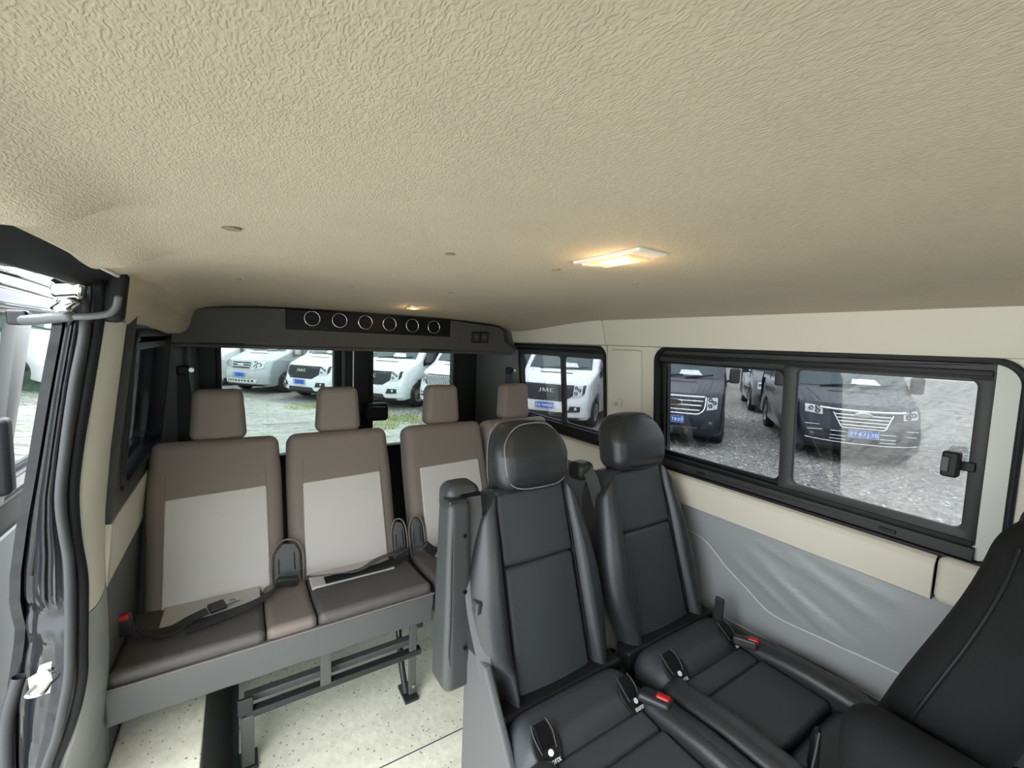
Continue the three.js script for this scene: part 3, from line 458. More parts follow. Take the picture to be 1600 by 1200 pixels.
// rear benches (two seats each)
function buckle(parent, pos, rz, matl, s = 1) {
  const b = holder('belt_buckle', parent, pos); b.rotation.z = rz; mesh('buckle_body', softBox(0.032 * s, 0.06 * s, 0.02 * s, 0.006 * s), M.dark_plastic, b); mesh('release_button', softBox(0.024 * s, 0.016 * s, 0.016 * s, 0.004 * s, { k: 2, at: [0, 0.026 * s, 0.003 * s] }), matl, b); return b;
}
const RB = -0.349;                                  // recline of the rear backs
function rearBench(x0, x1, label, left) {
  const t = thing('rear_bench', label, 'bench seat', [(x0 + x1) / 2, 0, -1.5]), W = x1 - x0, h = W / 2, zf = 0.152;
  const cushionWarp = (cx, w) => (x, y, z) => { const s = z / 0.16; return [x, y + (y > 0 ? 0.012 * s - 0.006 * Math.cos(s * 2) : 0), z]; };
  const pans = [[-h, -h + 0.348, M.taupe_mesh, 'seat_cushion'], [-h + 0.35, -h + 0.488, M.taupe_fabric, 'centre_cushion'], [-h + 0.49, h, M.taupe_mesh, 'seat_cushion']];
  for (const [a, b, m, n] of pans) mesh(n, softBox(b - a, 0.13, 0.33, 0.022, { n: [6, 2, 8], k: 4, warp: cushionWarp((a + b) / 2, b - a), at: [(a + b) / 2, 0.357, -0.013] }), m, t);
  for (const [a, b] of [[-h + 0.08, -h + 0.342], [-h + 0.496, -h + 0.79]]) mesh('cushion_inset', softBox(b - a, 0.012, 0.125, 0.005, { n: [4, 1, 6], warp: (x, y, z) => [x, y - 0.0005 * Math.cos(x * 9), z], at: [(a + b) / 2, 0.4135, -0.108] }), M.light_fabric, t);
  mesh('front_skirt', softBox(W + 0.004, 0.105, 0.02, 0.009, { n: [14, 3, 1], warp: (x, y, z) => [x, y, z - 0.006 * (y < 0 ? 1 : 0) + 0.0012 * Math.sin(x * 37 + y * 20)], at: [0, 0.352, zf + 0.002] }), M.skirt_vinyl, t);
  mesh('skirt_piping', tube([[-h, 0.4045, zf + 0.012], [0, 0.4045, zf + 0.0125], [h, 0.4045, zf + 0.012]], 0.0028, { rad: 6 }), M.taupe_fabric, t);
  mesh('cushion_base', softBox(W - 0.02, 0.03, 0.3, 0.01, { at: [0, 0.297, -0.02] }), M.black_plastic, t);
  // backs
  for (let i = 0; i < 2; i++) {
    const bx = -h + 0.024 + 0.2 + i * 0.418 + (left ? 0 : 0.006), b = holder('backrest', t, [bx, 0.36, -0.14], RB);
    mesh('back_cushion', softBox(0.402, 0.592, 0.115, 0.036, { n: [10, 14, 2], k: 5, warp: (x, y, z) => [x * (1 - 0.03 * sstep(0.1, 0.29, y)), y, z + (z > 0 ? 0.008 * Math.cos(x / 0.2 * 1.4) : 0)], at: [0, 0.296, -0.057] }), M.taupe_fabric, b);
    mesh('back_inset', softBox(0.296, 0.372, 0.014, 0.006, { n: [10, 10, 1], warp: (x, y, z) => [x * (1 + 0.03 * (0.5 - y / 0.37)), y + 0.012 * x / 0.148 * (y > 0 ? 0.4 : 0), z + 0.008 * Math.cos(x / 0.2 * 1.4) + 0.003 * Math.cos(y * 8)], at: [0, 0.212, -0.002] }), M.light_fabric, b);
    for (const s of [-1, 1]) mesh('back_seam', tube([[s * 0.148, 0.4, 0.005], [s * 0.145, 0.47, 0.0045], [s * 0.14, 0.53, 0.001]], 0.0013, { rad: 5, seg: 14 }), M.taupe_fabric, b);
    mesh('back_shell', softBox(0.37, 0.5, 0.02, 0.01, { at: [0, 0.28, -0.12] }), M.black_plastic, b);
    const hr = holder('headrest', b, [0.002, 0.596, -0.06]); hr.rotation.x = -RB * 0.8;
    mesh('headrest_pad', softBox(0.178, 0.19, 0.085, 0.03, { n: [6, 6, 2], k: 4, warp: (x, y, z) => [x * (1 - 0.12 * (y + 0.08) / 0.16), y, z + 0.01 * Math.cos(x * 12)], at: [0, 0.094, 0] }), M.taupe_fabric, hr);
    for (const s of [-1, 1]) mesh('headrest_post', move(cyl(0.0055, 0.07, 10), s * 0.05, -0.01, 0), M.steel, hr);
  }
  // hinge covers between and beside the backs
  for (const [hx, w] of left ? [[-h + 0.43, 0.086], [h - 0.024, 0.05]] : [[-h + 0.034, 0.05], [-h + 0.438, 0.078], [h - 0.02, 0.05]]) {
    const c = holder('hinge_cover', t, [hx, 0.355, -0.118], RB);
    mesh('cover_plate', extrude(poly([[-w / 2, 0], [w / 2, 0], [w / 2 * 0.95, 0.16], [w / 2 * 0.6, 0.19], [-w / 2 * 0.3, 0.196], [-w / 2 * 0.95, 0.165]]), 0.016, 0.005, 3).translate(0, 0, -0.008), M.grey_trim, c);
    mesh('cover_edge', tube([[-w / 2 - 0.006, 0.02, 0.004], [-w / 2 - 0.005, 0.165, 0.004], [-w / 2 * 0.4, 0.205, 0.003], [w / 2 * 0.6, 0.202, 0.003], [w / 2 + 0.005, 0.165, 0.004], [w / 2 + 0.006, 0.04, 0.004]], 0.0034, { rad: 7, seg: 50 }), M.taupe_fabric, c);
    mesh('cover_slot', softBox(0.004, 0.06, 0.004, 0.0015, { k: 1, at: [w * 0.26, 0.13, 0.0085] }), M.black_plastic, c);
    mesh('cover_slot', softBox(0.004, 0.05, 0.004, 0.0015, { k: 1, at: [-w * 0.33, 0.12, 0.0085] }), M.black_plastic, c);
  }
  // frame
  const fr = holder('seat_frame', t);
  mesh('cross_rail', softBox(W - 0.32, 0.022, 0.03, 0.004, { at: [0.13, 0.172, 0.118] }), M.frame_paint, fr);
  mesh('cross_rail', softBox(W - 0.32, 0.022, 0.03, 0.004, { at: [0.13, 0.19, 0.075] }), M.bracket_paint, fr);
  mesh('cross_rail', softBox(W - 0.3, 0.02, 0.03, 0.004, { at: [0.11, 0.27, -0.08] }), M.frame_paint, fr);
  mesh('post', softBox(0.032, 0.125, 0.01, 0.002, { at: [0.08, 0.238, 0.128] }), M.bracket_paint, fr);
  mesh('rail_bracket', softBox(0.04, 0.05, 0.012, 0.003, { at: [-0.14, 0.205, 0.13] }), M.frame_paint, fr);
  mesh('front_leg', softBox(0.034, 0.17, 0.012, 0.003, { at: [-0.135, 0.085, 0.128] }), M.bracket_paint, fr);
  mesh('floor_foot', softBox(0.05, 0.012, 0.07, 0.003, { at: [-0.135, 0.006, 0.11] }), M.frame_paint, fr);
  mesh('front_leg', softBox(0.026, 0.27, 0.014, 0.003, { at: [h - 0.06, 0.15, 0.122] }), M.bracket_paint, fr);
  mesh('leg_strut', tube([[h - 0.075, 0.29, -0.02], [h - 0.085, 0.12, 0.07], [h - 0.08, 0.02, 0.115]], 0.011, { rad: 6 }), M.frame_paint, fr);
  mesh('floor_foot', softBox(0.05, 0.014, 0.09, 0.004, { at: [h - 0.068, 0.007, 0.105] }), M.frame_paint, fr);
  mesh('leg_bolt', move(cyl(0.006, 0.01, 10).rotateX(Math.PI / 2), h - 0.06, 0.05, 0.132), M.steel, fr);
  mesh('side_bracket', softBox(0.02, 0.05, 0.12, 0.004, { at: [h - 0.03, 0.28, 0.06] }), M.frame_paint, fr);
  return t;
}
const bench1 = rearBench(-0.298, 0.568, 'taupe rear bench with light grey inserts beside the sliding door pillar', true);
const bench2 = rearBench(0.586, 1.44, 'taupe rear bench with light grey inserts behind the black leather seats', false);
{ // belts of the left bench, in the bench's own axes (origin at 0.135, 0, -1.5)
  const ox = 0.135, P = (x, y, z) => [x - ox, y, z + 1.5];
  mesh('lap_belt', strap([P(-0.29, 0.45, -1.56), P(-0.245, 0.432, -1.51), P(-0.19, 0.43, -1.49), P(-0.14, 0.436, -1.515), P(-0.1, 0.436, -1.54)], [[0.02, 0, 0.045], [0.01, 0.006, 0.045]], 0.003), M.strap, bench1);
  const tg = holder('belt_tongue', bench1, P(-0.075, 0.437, -1.548)); tg.rotation.y = 0.25;
  mesh('tongue_cap', softBox(0.045, 0.014, 0.046, 0.005), M.dark_plastic, tg);
  mesh('tongue_plate', (() => { const s = roundRect(0.015, -0.013, 0.06, 0.013, 0.004); s.holes.push(roundRect(0.034, -0.007, 0.05, 0.007, 0.002, THREE.Path)); return extrude(s, 0.003).rotateX(-Math.PI / 2).translate(0, 0, 0); })(), M.steel, tg);
  mesh('lap_belt', strap([P(-0.15, 0.432, -1.475), P(-0.07, 0.433, -1.49), P(0.02, 0.433, -1.515), P(0.07, 0.437, -1.545), P(0.1, 0.442, -1.575)], [[0.004, 0, 0.048], [-0.012, 0.004, 0.045]], 0.003), M.strap, bench1);
  const bk = buckle(bench1, P(0.125, 0.448, -1.578), 1.35, M.dark_plastic, 1.15); bk.rotation.x = 0.3;
  mesh('lap_belt', strap([P(0.185, 0.447, -1.582), P(0.2, 0.452, -1.565), P(0.28, 0.442, -1.562), P(0.36, 0.434, -1.563), P(0.44, 0.446, -1.59), P(0.52, 0.452, -1.6), P(0.548, 0.456, -1.61)], [[0.0, 0.026, 0.04], [0.01, 0.012, 0.046]], 0.004, 40), M.strap_grey, bench1);
  mesh('lap_belt', strap([P(0.24, 0.4335, -1.55), P(0.36, 0.4335, -1.55), P(0.46, 0.4335, -1.555), P(0.54, 0.44, -1.58)], [[0, 0, 0.045], [0.01, 0, 0.045]], 0.003, 30), M.strap, bench1);
  buckle(bench1, P(0.525, 0.447, -1.578), -1.2, M.dark_plastic, 1.0);
  const rb = buckle(bench1, P(-0.282, 0.475, -1.5), 0.1, M.red_plastic, 1.0);
  // right bench
  const Q = (x, y, z) => [x - 1.013, y, z + 1.5];
  mesh('lap_belt', strap([Q(0.6, 0.46, -1.585), Q(0.66, 0.45, -1.57), Q(0.74, 0.438, -1.55), Q(0.85, 0.435, -1.54)], [[0, 0.02, 0.04], [0, 0, 0.045]], 0.004, 30), M.strap, bench2);
  buckle(bench2, Q(0.64, 0.452, -1.56), 0.8, M.dark_plastic, 1.1);
}
// shoulder belts hanging on the rear corner pillars
for (const [s, lab] of [[-1, 'black shoulder belt hanging on the shaded corner pillar by the tinted window'], [1, 'black shoulder belt hanging on the corner pillar by the rear bench window']]) {
  const t = thing('shoulder_belt', lab, 'seat belt', [CX + s * 0.775, 0.9, -2.14]);
  mesh('webbing', strap([[0, 0.24, 0.0], [-s * 0.006, 0.1, 0.02], [-s * 0.012, -0.25, 0.04]], [[0.036, 0, 0.008], [0.07, 0, 0.012]], 0.006, 20), M.strap, t);
  const a = mesh('belt_guide', softBox(0.045, 0.04, 0.02, 0.0095, { k: 4, at: [0, 0.24, 0] }), M.black_plastic, t);
  mesh('guide_bolt', move(cyl(0.009, 0.012, 12).rotateX(Math.PI / 2), 0.028, 0.243, 0.015), M.steel, a);
}

// black leather seats
const SR = -0.319;
function leatherSeat(cx, label, aisle) {
  const t = thing('leather_seat', label, 'seat', [cx, 0, -0.55]);
  const hwB = v => lerp(0.195, 0.222, sstep(0, 0.2, v)) - 0.042 * sstep(0.24, 0.56, v) - 0.05 * sstep(0.5, 0.575, v);
  const b = holder('backrest', t, [0, 0.355, -0.26], SR), pw = 0.124;
  // centre panels and bolsters, each its own padded piece
  const pan = (y0, y1, m, n) => mesh(n, softBox(pw * 2, y1 - y0, 0.07, 0.016, { n: [10, 10, 2], k: 4, warp: (x, y, z) => [x * (1 - 0.02 * (y / 0.2)), y, z + (z > 0 ? 0.010 * Math.cos(x / pw * 1.3) : 0)], at: [0, (y0 + y1) / 2, -0.036] }), m, b);
  pan(0.0, 0.355, M.black_leather_insert, 'back_panel'); pan(0.354, 0.555, M.black_leather_insert, 'back_panel');
  for (const s of [-1, 1]) {
    mesh('back_bolster', softBox(0.096, 0.56, 0.12, 0.03, { n: [6, 22, 4], k: 5, warp: (x, y, z) => {
      const v = y + 0.28, u = clamp((s * x + 0.048) / 0.096), bot = !aisle ? 0 : s < 0 ? sstep(0.13, 0.11, v) * 0.04 : 0, edge = hwB(v) - bot * 0.9; const X = s * lerp(pw * (1 - 0.02 * ((v - 0.28) / 0.2)) + 0.001, edge, u);
      return [X, y - 0.03 * u * u * sstep(0.42, 0.56, v), z + 0.022 * Math.sin(Math.PI * Math.pow(u, 0.8)) * (z > 0 ? 1 : 0) * (0.35 + 0.65 * sstep(0.56, 0.3, v)) - 0.016 * u * u];
    }, at: [0, 0.282, -0.05] }), M.black_leather, b);
    mesh('seam_stitch', tube([[s * 0.1255, 0.01, 0.001], [s * 0.1255, 0.15, 0.002], [s * 0.124, 0.3, 0.002], [s * 0.122, 0.45, 0.001], [s * 0.12, 0.55, -0.01]], 0.0018, { rad: 5, seg: 40 }), M.rubber, b);
  }
  mesh('back_shell', softBox(0.36, 0.62, 0.06, 0.03, { n: [4, 10, 1], warp: (x, y, z) => [x * (hwB(y + 0.27) / 0.2), y, z], at: [0, 0.235, -0.1] }), M.dark_plastic, b);
  mesh('top_cover', softBox(0.25, 0.03, 0.1, 0.014, { n: [8, 1, 1], warp: (x, y, z) => [x, y - 0.7 * x * x, z], at: [0, 0.56, -0.05] }), M.black_leather, b);
  // headrest
  const hr = holder('headrest', b, [0.012, 0.543, -0.038]); hr.rotation.x = 0.17; hr.rotation.y = 0;
  const hrW = (x, y, z) => { const v = (y + 0.1) / 0.2, top = sstep(0.45, 1, v); return [x * (1 - 0.28 * top * top - 0.05 * (1 - v)) , y + (y > 0 ? 0.012 * Math.cos(x * 11) - 0.012 : 0), z * (1 - 0.12 * top) - 0.02 * top + 0.014 * Math.cos(x * 10) * (z > 0 ? 1 : 0.2)]; };
  mesh('headrest_pad', softBox(0.268, 0.2, 0.12, 0.048, { n: [10, 8, 4], k: 6, warp: hrW, at: [0, 0.115, 0.005] }), M.black_leather, hr);
  // piping round the front face of the headrest
  const loop = []; { const hwid = 0.118, q = 0.028; for (let i = 0; i < 40; i++) { const a = i / 40 * Math.PI * 2, cxn = Math.sign(Math.cos(a)) * Math.pow(Math.abs(Math.cos(a)), 0.5) * (hwid - 0.004), cy = Math.sign(Math.sin(a)) * Math.pow(Math.abs(Math.sin(a)), 0.5) * 0.0925; const p = hrW(cxn, cy, 0.0475); loop.push([p[0], p[1] + 0.115, p[2] + 0.0085]); } }
  mesh('headrest_piping', tube(loop, 0.0017, { closed: true, seg: 120, rad: 6 }), aisle ? M.thread : M.rubber_grey, hr);
  if (aisle) mesh('headrest_piping', tube([[-0.128, 0.03, -0.012], [-0.131, 0.1, -0.008], [-0.126, 0.16, -0.006], [-0.112, 0.195, -0.006], [-0.09, 0.213, -0.008]], 0.0013, { rad: 5, seg: 30 }), M.thread, hr);
  for (const s of [-1, 1]) { mesh('headrest_post', move(cyl(0.006, 0.06, 12), s * 0.08, -0.005, 0.0), M.steel, hr); mesh('post_sleeve', move(cyl(0.012, 0.008, 14), s * 0.08, -0.012, 0), M.dark_plastic, hr); }
  // cushion
  const hump = mesh('cushion_rear_roll', softBox(0.41, 0.12, 0.155, 0.055, { n: [12, 3, 4], k: 6, warp: (x, y, z) => [x, y - 0.9 * Math.pow(Math.abs(x) / 0.205, 6) * 0.02, z], at: [0, 0.345, -0.172] }), M.black_leather_insert, t);
  mesh('seat_panel', softBox(0.29, 0.09, 0.065, 0.014, { n: [8, 2, 3], k: 3, warp: (x, y, z) => [x, y - (y > 0 ? 0.1 * z : 0), z], at: [0, 0.332, -0.068] }), M.black_leather_insert, t);
  mesh('seat_panel', softBox(0.29, 0.09, 0.185, 0.014, { n: [8, 2, 6], k: 3, at: [0, 0.335, 0.058] }), M.black_leather_insert, t);
  mesh('seat_panel', softBox(0.29, 0.1, 0.14, 0.03, { n: [8, 2, 6], k: 4, warp: (x, y, z) => [x, y - (y > 0 ? 3 * z * z : 0), z], at: [0, 0.337, 0.222] }), M.black_leather, t);
  for (const s of [-1, 1]) mesh('seat_bolster', softBox(0.082, 0.13, 0.41, 0.034, { n: [3, 3, 12], k: 5, warp: (x, y, z) => { const k = sstep(0.1, 0.21, z); return [x - s * 0.03 * k + s * 0.004, y + (y > 0 ? 0.018 * sstep(-0.2, 0.0, z) - 0.015 * k - s * x * 0.12 : 0), z]; }, at: [s * 0.183, 0.335, 0.085] }), M.black_leather, t);
  mesh('seat_pan', softBox(0.4, 0.06, 0.46, 0.02, { at: [0, 0.262, 0.02] }), M.dark_plastic, t);
  mesh('pedestal', softBox(0.34, 0.24, 0.36, 0.02, { at: [0, 0.12, 0.0] }), M.grey_trim, t);
  mesh('rear_frame', softBox(0.43, 0.32, 0.06, 0.01, { at: [0, 0.235, -0.262] }), M.black_plastic, t);
  // child-seat anchor cups with their print
  for (const s of [-1, 1]) {
    const c = holder('anchor_cup', t, [s * 0.138 - 0.006, 0.4, -0.138]); c.rotation.set(0.62, 0, s * -0.12);
    mesh('cup_bezel', (() => { const sh = new THREE.Shape(); sh.absellipse(0, -0.012, 0.036, 0.046, 0, Math.PI * 2); return extrude(sh, 0.008, 0.003, 3).rotateX(-Math.PI / 2).translate(0, 0.0, 0.0); })(), M.black_plastic, c);
    mesh('cup_slot', softBox(0.034, 0.004, 0.05, 0.0018, { k: 2, at: [0, 0.0075, -0.008] }), M.ac_vent_black, c);
    for (const q of [-1, 1]) mesh('cup_rib', tube([[q * 0.02, 0.008, -0.035], [q * 0.024, 0.011, -0.01], [q * 0.019, 0.009, 0.022]], 0.0018, { rad: 5, seg: 12 }), M.mid_plastic, c);
    mesh('anchor_mark', cyl(0.0065, 0.0012, 16).translate(0.001, 0.0098, 0.026), M.white_print, c);
    mesh('anchor_lettering', text('ISOFIX', 0.0075, 0.0008).rotateX(-Math.PI / 2).translate(0.002, 0.0088, 0.043), M.white_print, c);
  }
  return t;
}
const seatA = leatherSeat(0.715, 'black leather seat with a raised grey armrest on its aisle side', true);
const seatB = leatherSeat(1.175, 'black leather seat between its leather neighbour and the grey padded wall', false);
{ // folded armrest on the aisle seat (axes of the seat: origin 0.715, 0, -0.55)
  const P = (x, y, z) => [x - 0.715, y, z + 0.55];
  const a = holder('armrest', seatA, P(0.475, 0.374, -0.965)); a.rotation.x = -0.06;
  mesh('armrest_body', softBox(0.082, 0.51, 0.1, 0.024, { n: [3, 16, 4], k: 5, warp: (x, y, z) => { const v = (y + 0.255) / 0.51, w = 1.08 - 0.3 * v; return [x * w, y, z * (1.1 - 0.3 * v) - 0.018 * (1 - v)]; }, at: [0, 0.255, 0] }), M.mid_plastic, a);
  mesh('armrest_edge', tube([[-0.02, 0.5, 0.033], [-0.024, 0.4, 0.036], [-0.028, 0.2, 0.036], [-0.03, 0.1, 0.034], [-0.018, 0.04, 0.032], [-0.024, 0.012, 0.028], [-0.036, 0.03, 0.022], [-0.034, 0.08, 0.026]], 0.0024, { rad: 6, seg: 60 }), M.dark_plastic, a);
  mesh('armrest_cap', softBox(0.056, 0.014, 0.05, 0.006, { at: [0, 0.508, 0.006] }), M.dark_plastic, a);
  for (const v of [0.42, 0.27, 0.12]) mesh('armrest_screw_hole', move(cyl(0.0052, 0.004, 12).rotateX(Math.PI / 2), 0.012, v, 0.0405 + (0.3 - v) * 0.012), M.ac_vent_black, a);
  const g = holder('belt_guide', seatA, P(0.505, 0.875, -1.03));
  mesh('guide_cover', softBox(0.1, 0.085, 0.085, 0.026, { n: [4, 3, 3], k: 5, warp: (x, y, z) => [x, y - 0.2 * x * x * 10 * (y > 0 ? 1 : 0), z] }), M.mid_plastic, g);
  mesh('guide_slot', softBox(0.062, 0.016, 0.012, 0.004, { at: [0.012, 0.012, 0.0415] }), M.ac_vent_black, g);
  mesh('belt_webbing', strap([P(0.52, 0.886, -0.982), P(0.524, 0.83, -0.975), P(0.515, 0.7, -0.955), P(0.502, 0.62, -0.92), P(0.505, 0.5, -0.86), P(0.512, 0.36, -0.79), P(0.52, 0.2, -0.74)], [[0.05, 0, 0.004], [0.014, 0.0, 0.044]], 0.003, 40), M.strap_grey, seatA);
  const bt = mesh('belt_tongue', softBox(0.016, 0.034, 0.03, 0.006, { at: P(0.503, 0.62, -0.905) }), M.mid_plastic, seatA);
  mesh('side_cover', extrude(poly([[-0.66, 0.0], [-0.66, 0.28], [-0.74, 0.38], [-0.84, 0.5], [-0.93, 0.5], [-0.95, 0.35], [-0.95, 0.0]]), 0.02, 0.006).rotateY(-Math.PI / 2).translate(0.515 - 0.715, 0, 0.55), M.grey_trim, seatA);
  mesh('recliner_knob', move(cyl(0.032, 0.03, 24).rotateZ(Math.PI / 2), ...P(0.505, 0.335, -0.63)), M.dark_plastic, seatA);
  // tether buckles
  const rA = holder('belt_buckle', seatA, P(0.892, 0.398, -0.635)); rA.rotation.set(-0.1, 0.35, -0.15);
  mesh('buckle_pocket', softBox(0.05, 0.024, 0.085, 0.011, { k: 3 }), M.dark_plastic, rA); mesh('release_button', softBox(0.024, 0.02, 0.034, 0.006, { at: [0, 0.008, 0.02] }), M.red_plastic, rA);
  const Q = (x, y, z) => [x - 1.165, y, z + 0.55];
  const rB = holder('belt_buckle', seatB, Q(1.312, 0.398, -0.635)); rB.rotation.set(-0.1, 0.35, -0.1);
  mesh('buckle_pocket', softBox(0.03, 0.03, 0.07, 0.008), M.dark_plastic, rB); mesh('release_button', softBox(0.02, 0.018, 0.03, 0.005, { at: [0, 0.01, 0.022] }), M.red_plastic, rB);
  mesh('inner_stalk', softBox(0.012, 0.1, 0.03, 0.005, { at: Q(1.335, 0.43, -0.74) }), M.dark_plastic, seatB);
  const g2 = holder('belt_guide', seatB, Q(0.955, 0.885, -1.045)); g2.rotation.y = 0.2;
  mesh('guide_cover', softBox(0.075, 0.06, 0.07, 0.022, { n: [3, 3, 2], k: 4 }), M.dark_plastic, g2);
  mesh('belt_webbing', strap([Q(0.955, 0.9, -1.02), Q(0.962, 0.87, -0.998), Q(0.985, 0.8, -0.99), Q(1.0, 0.735, -0.975)], [[0.046, 0, 0.01], [0.044, -0.01, 0.012]], 0.003, 20), M.strap_grey, seatB);
  const tg = holder('belt_tongue', seatB, Q(1.0, 0.71, -0.962)); tg.rotation.set(-0.25, 0.1, 0.15);
  mesh('tongue_cap', softBox(0.05, 0.018, 0.016, 0.005, { at: [0, 0.02, 0] }), M.dark_plastic, tg);
  mesh('tongue_plate', (() => { const s = roundRect(-0.014, -0.036, 0.014, 0.014, 0.004); s.holes.push(roundRect(-0.007, -0.03, 0.007, -0.004, 0.002, THREE.Path)); return extrude(s, 0.0035); })(), M.steel, tg);
  mesh('belt_webbing', strap([Q(1.0, 0.69, -0.965), Q(1.005, 0.6, -0.945), Q(1.0, 0.48, -0.9), Q(0.985, 0.35, -0.82), Q(0.975, 0.25, -0.77)], [[0.026, 0, 0.03], [0.014, 0.0, 0.044]], 0.003, 30), M.strap_grey, seatB);
  mesh('belt_stop_button', move(new THREE.SphereGeometry(0.007, 12, 8), ...Q(1.012, 0.585, -0.932)), M.dark_plastic, seatB);
  mesh('fold_lever', extrude((() => { const s = poly([[-0.02, -0.06], [0.05, -0.06], [0.04, 0.02], [0.012, 0.06], [0.0, 0.05], [-0.012, 0.0]]); return s; })(), 0.012, 0.004, 3).rotateY(0.5).translate(...Q(1.02, 0.44, -0.335)), M.black_plastic, seatB);
  mesh('lever_edge', tube([[0.005, 0.5, -0.327], [-0.007, 0.47, -0.325], [-0.018, 0.43, -0.325], [-0.022, 0.4, -0.325], [-0.015, 0.385, -0.322]].map(([x, y, z]) => Q(x + 1.015, y, z)), 0.003, { rad: 6 }), M.mid_plastic, seatB);
}

// black fabric seat in front
{
  const t = thing('fabric_seat', 'black fabric seat with armrest in front of the grey padded wall', 'seat', [1.15, 0, -0.035]);
  const wB = (x, y, z) => { const v = y + 0.34, k = sstep(0.36, 0.68, v); return [x * (1 - 0.5 * Math.pow(clamp((v - 0.3) / 0.38), 2.2)), y, z * (1 - 0.25 * k) - 0.21 + 0.11 * sstep(0.1, 0.66, v) + 0.06 + 0.01 * Math.cos(x * 6)]; };
  mesh('backrest', softBox(0.5, 0.68, 0.15, 0.06, { n: [12, 20, 4], k: 6, warp: wB, at: [0, 0.72, 0] }), M.black_fabric, t);
  mesh('back_seam', tube([0.12, 0.2, 0.3, 0.4, 0.5, 0.58, 0.64].map(v => { const p = wB(-0.225, v - 0.34, 0.058); const q = wB(-0.25, v - 0.34, -0.03); return [q[0] - 0.0005, q[1] + 0.72, q[2]]; }), 0.003, { rad: 6, seg: 40 }), M.rubber, t);
  mesh('seat_cushion', softBox(0.5, 0.16, 0.52, 0.05, { n: [6, 2, 6], k: 5, at: [0, 0.38, 0.17] }), M.black_fabric, t);
  mesh('pedestal', softBox(0.42, 0.3, 0.4, 0.02, { at: [0, 0.15, 0.16] }), M.black_plastic, t);
  const hr = mesh('headrest', softBox(0.27, 0.2, 0.1, 0.045, { n: [4, 3, 2], k: 5, at: [0, 1.17, 0.03] }), M.black_fabric, t);
  for (const s of [-1, 1]) mesh('headrest_post', move(cyl(0.006, 0.1, 10), s * 0.06, 1.06, 0.01), M.steel, hr);
  mesh('armrest', softBox(0.095, 0.135, 0.46, 0.046, { n: [2, 2, 6], k: 6, at: [-0.3, 0.672, 0.025] }), M.black_fabric, t);
}

// ================================================================ THE CAR PARK OUTSIDE
const ground = structure('ground', 'grey crushed-stone ground of the car park', 'ground', gridSlab((u, v, w) => [lerp(-60, 60, u), GY - w * 0.2, lerp(60, -60, v)], 2, 2, (u, v) => [u * 120, v * 120]), null);
ground.material = mat('gravel', C(0.86, 0.86, 0.84), 0.8, { map: gravelTone, bumpMap: gravelBump, bumpScale: 0.02 });
structure('pavement', 'pale worn concrete behind the van', 'ground', (() => { const g = extrude(poly([[-40, -30], [-0.6, -30], [-0.6, 1.5], [2.6, 3], [3.4, 9.0], [-2.2, 18.5], [-40, 26]]), 0.03).rotateX(-Math.PI / 2).translate(0, GY - 0.018, 0); return g; })(), mat('pavement', C(0.8, 0.8, 0.78), 0.85, { map: paveTone }));
{ // loose pale stone chips on the right, too many to count
  const n = 12000, im = shadows(new THREE.InstancedMesh(new THREE.IcosahedronGeometry(1, 0), mat('stone_chip', C(0.72, 0.72, 0.7), 0.6), n)), o = new THREE.Object3D();
  for (let i = 0; i < n; i++) { const d = Math.pow(rnd(), 0.7), x = rr(2.2, 14), z = rr(-11, 2.5), s = rr(0.007, 0.024) * (rnd() < 0.04 ? 1.8 : 1); o.position.set(x, GY + s * 0.15, z); o.rotation.set(rr(-0.3, 0.3), rr(0, 6.3), rr(-0.3, 0.3)); o.scale.set(s * rr(0.8, 2.2), s * 0.45, s); o.updateMatrix(); im.setMatrixAt(i, o.matrix); const k = 0.3 + 0.8 * Math.pow(rnd(), 2.2); im.setColorAt(i, C(k, k, k * 0.97)); }
  im.name = 'stone_chips'; im.userData = { label: 'pale stone chips scattered over the crushed-stone ground', category: 'gravel', kind: 'stuff' }; scene.add(im);
}
{ // grass tufts along the edge of the concrete
  const blade = new THREE.BufferGeometry(); blade.setAttribute('position', new THREE.Float32BufferAttribute([-0.5, 0, 0, 0.5, 0, 0, 0.15, 1, 0.25], 3)); blade.setIndex([0, 1, 2]); blade.computeVertexNormals();
  const n = 2000, im = shadows(new THREE.InstancedMesh(blade, mat('grass', C(0.36, 0.42, 0.17), 0.8, { side: THREE.DoubleSide }), n)), o = new THREE.Object3D();
  for (let i = 0; i < n; i++) { const t = Math.floor(rnd() * 5), c = [[2.75, -9.6, 0.35], [3.1, -10.0, 0.4], [1.35, -12.2, 0.3], [3.3, -9.6, 0.4], [2.5, -9.0, 0.25]][t], a = rr(0, 6.3), r = c[2] * Math.sqrt(rnd()) * 1.5; o.position.set(c[0] + Math.cos(a) * r, GY, c[1] + Math.sin(a) * r); o.rotation.set(rr(-0.5, 0.5), rr(0, 6.3), rr(-0.5, 0.5)); o.scale.set(0.014, rr(0.03, 0.11), 0.1); o.updateMatrix(); im.setMatrixAt(i, o.matrix); const k = rr(0.6, 1.3); im.setColorAt(i, C(k, k, k * 0.8)); }
  im.name = 'grass_tufts'; im.userData = { label: 'green grass tufts growing beside the pale concrete', category: 'grass', kind: 'stuff' }; scene.add(im);
}

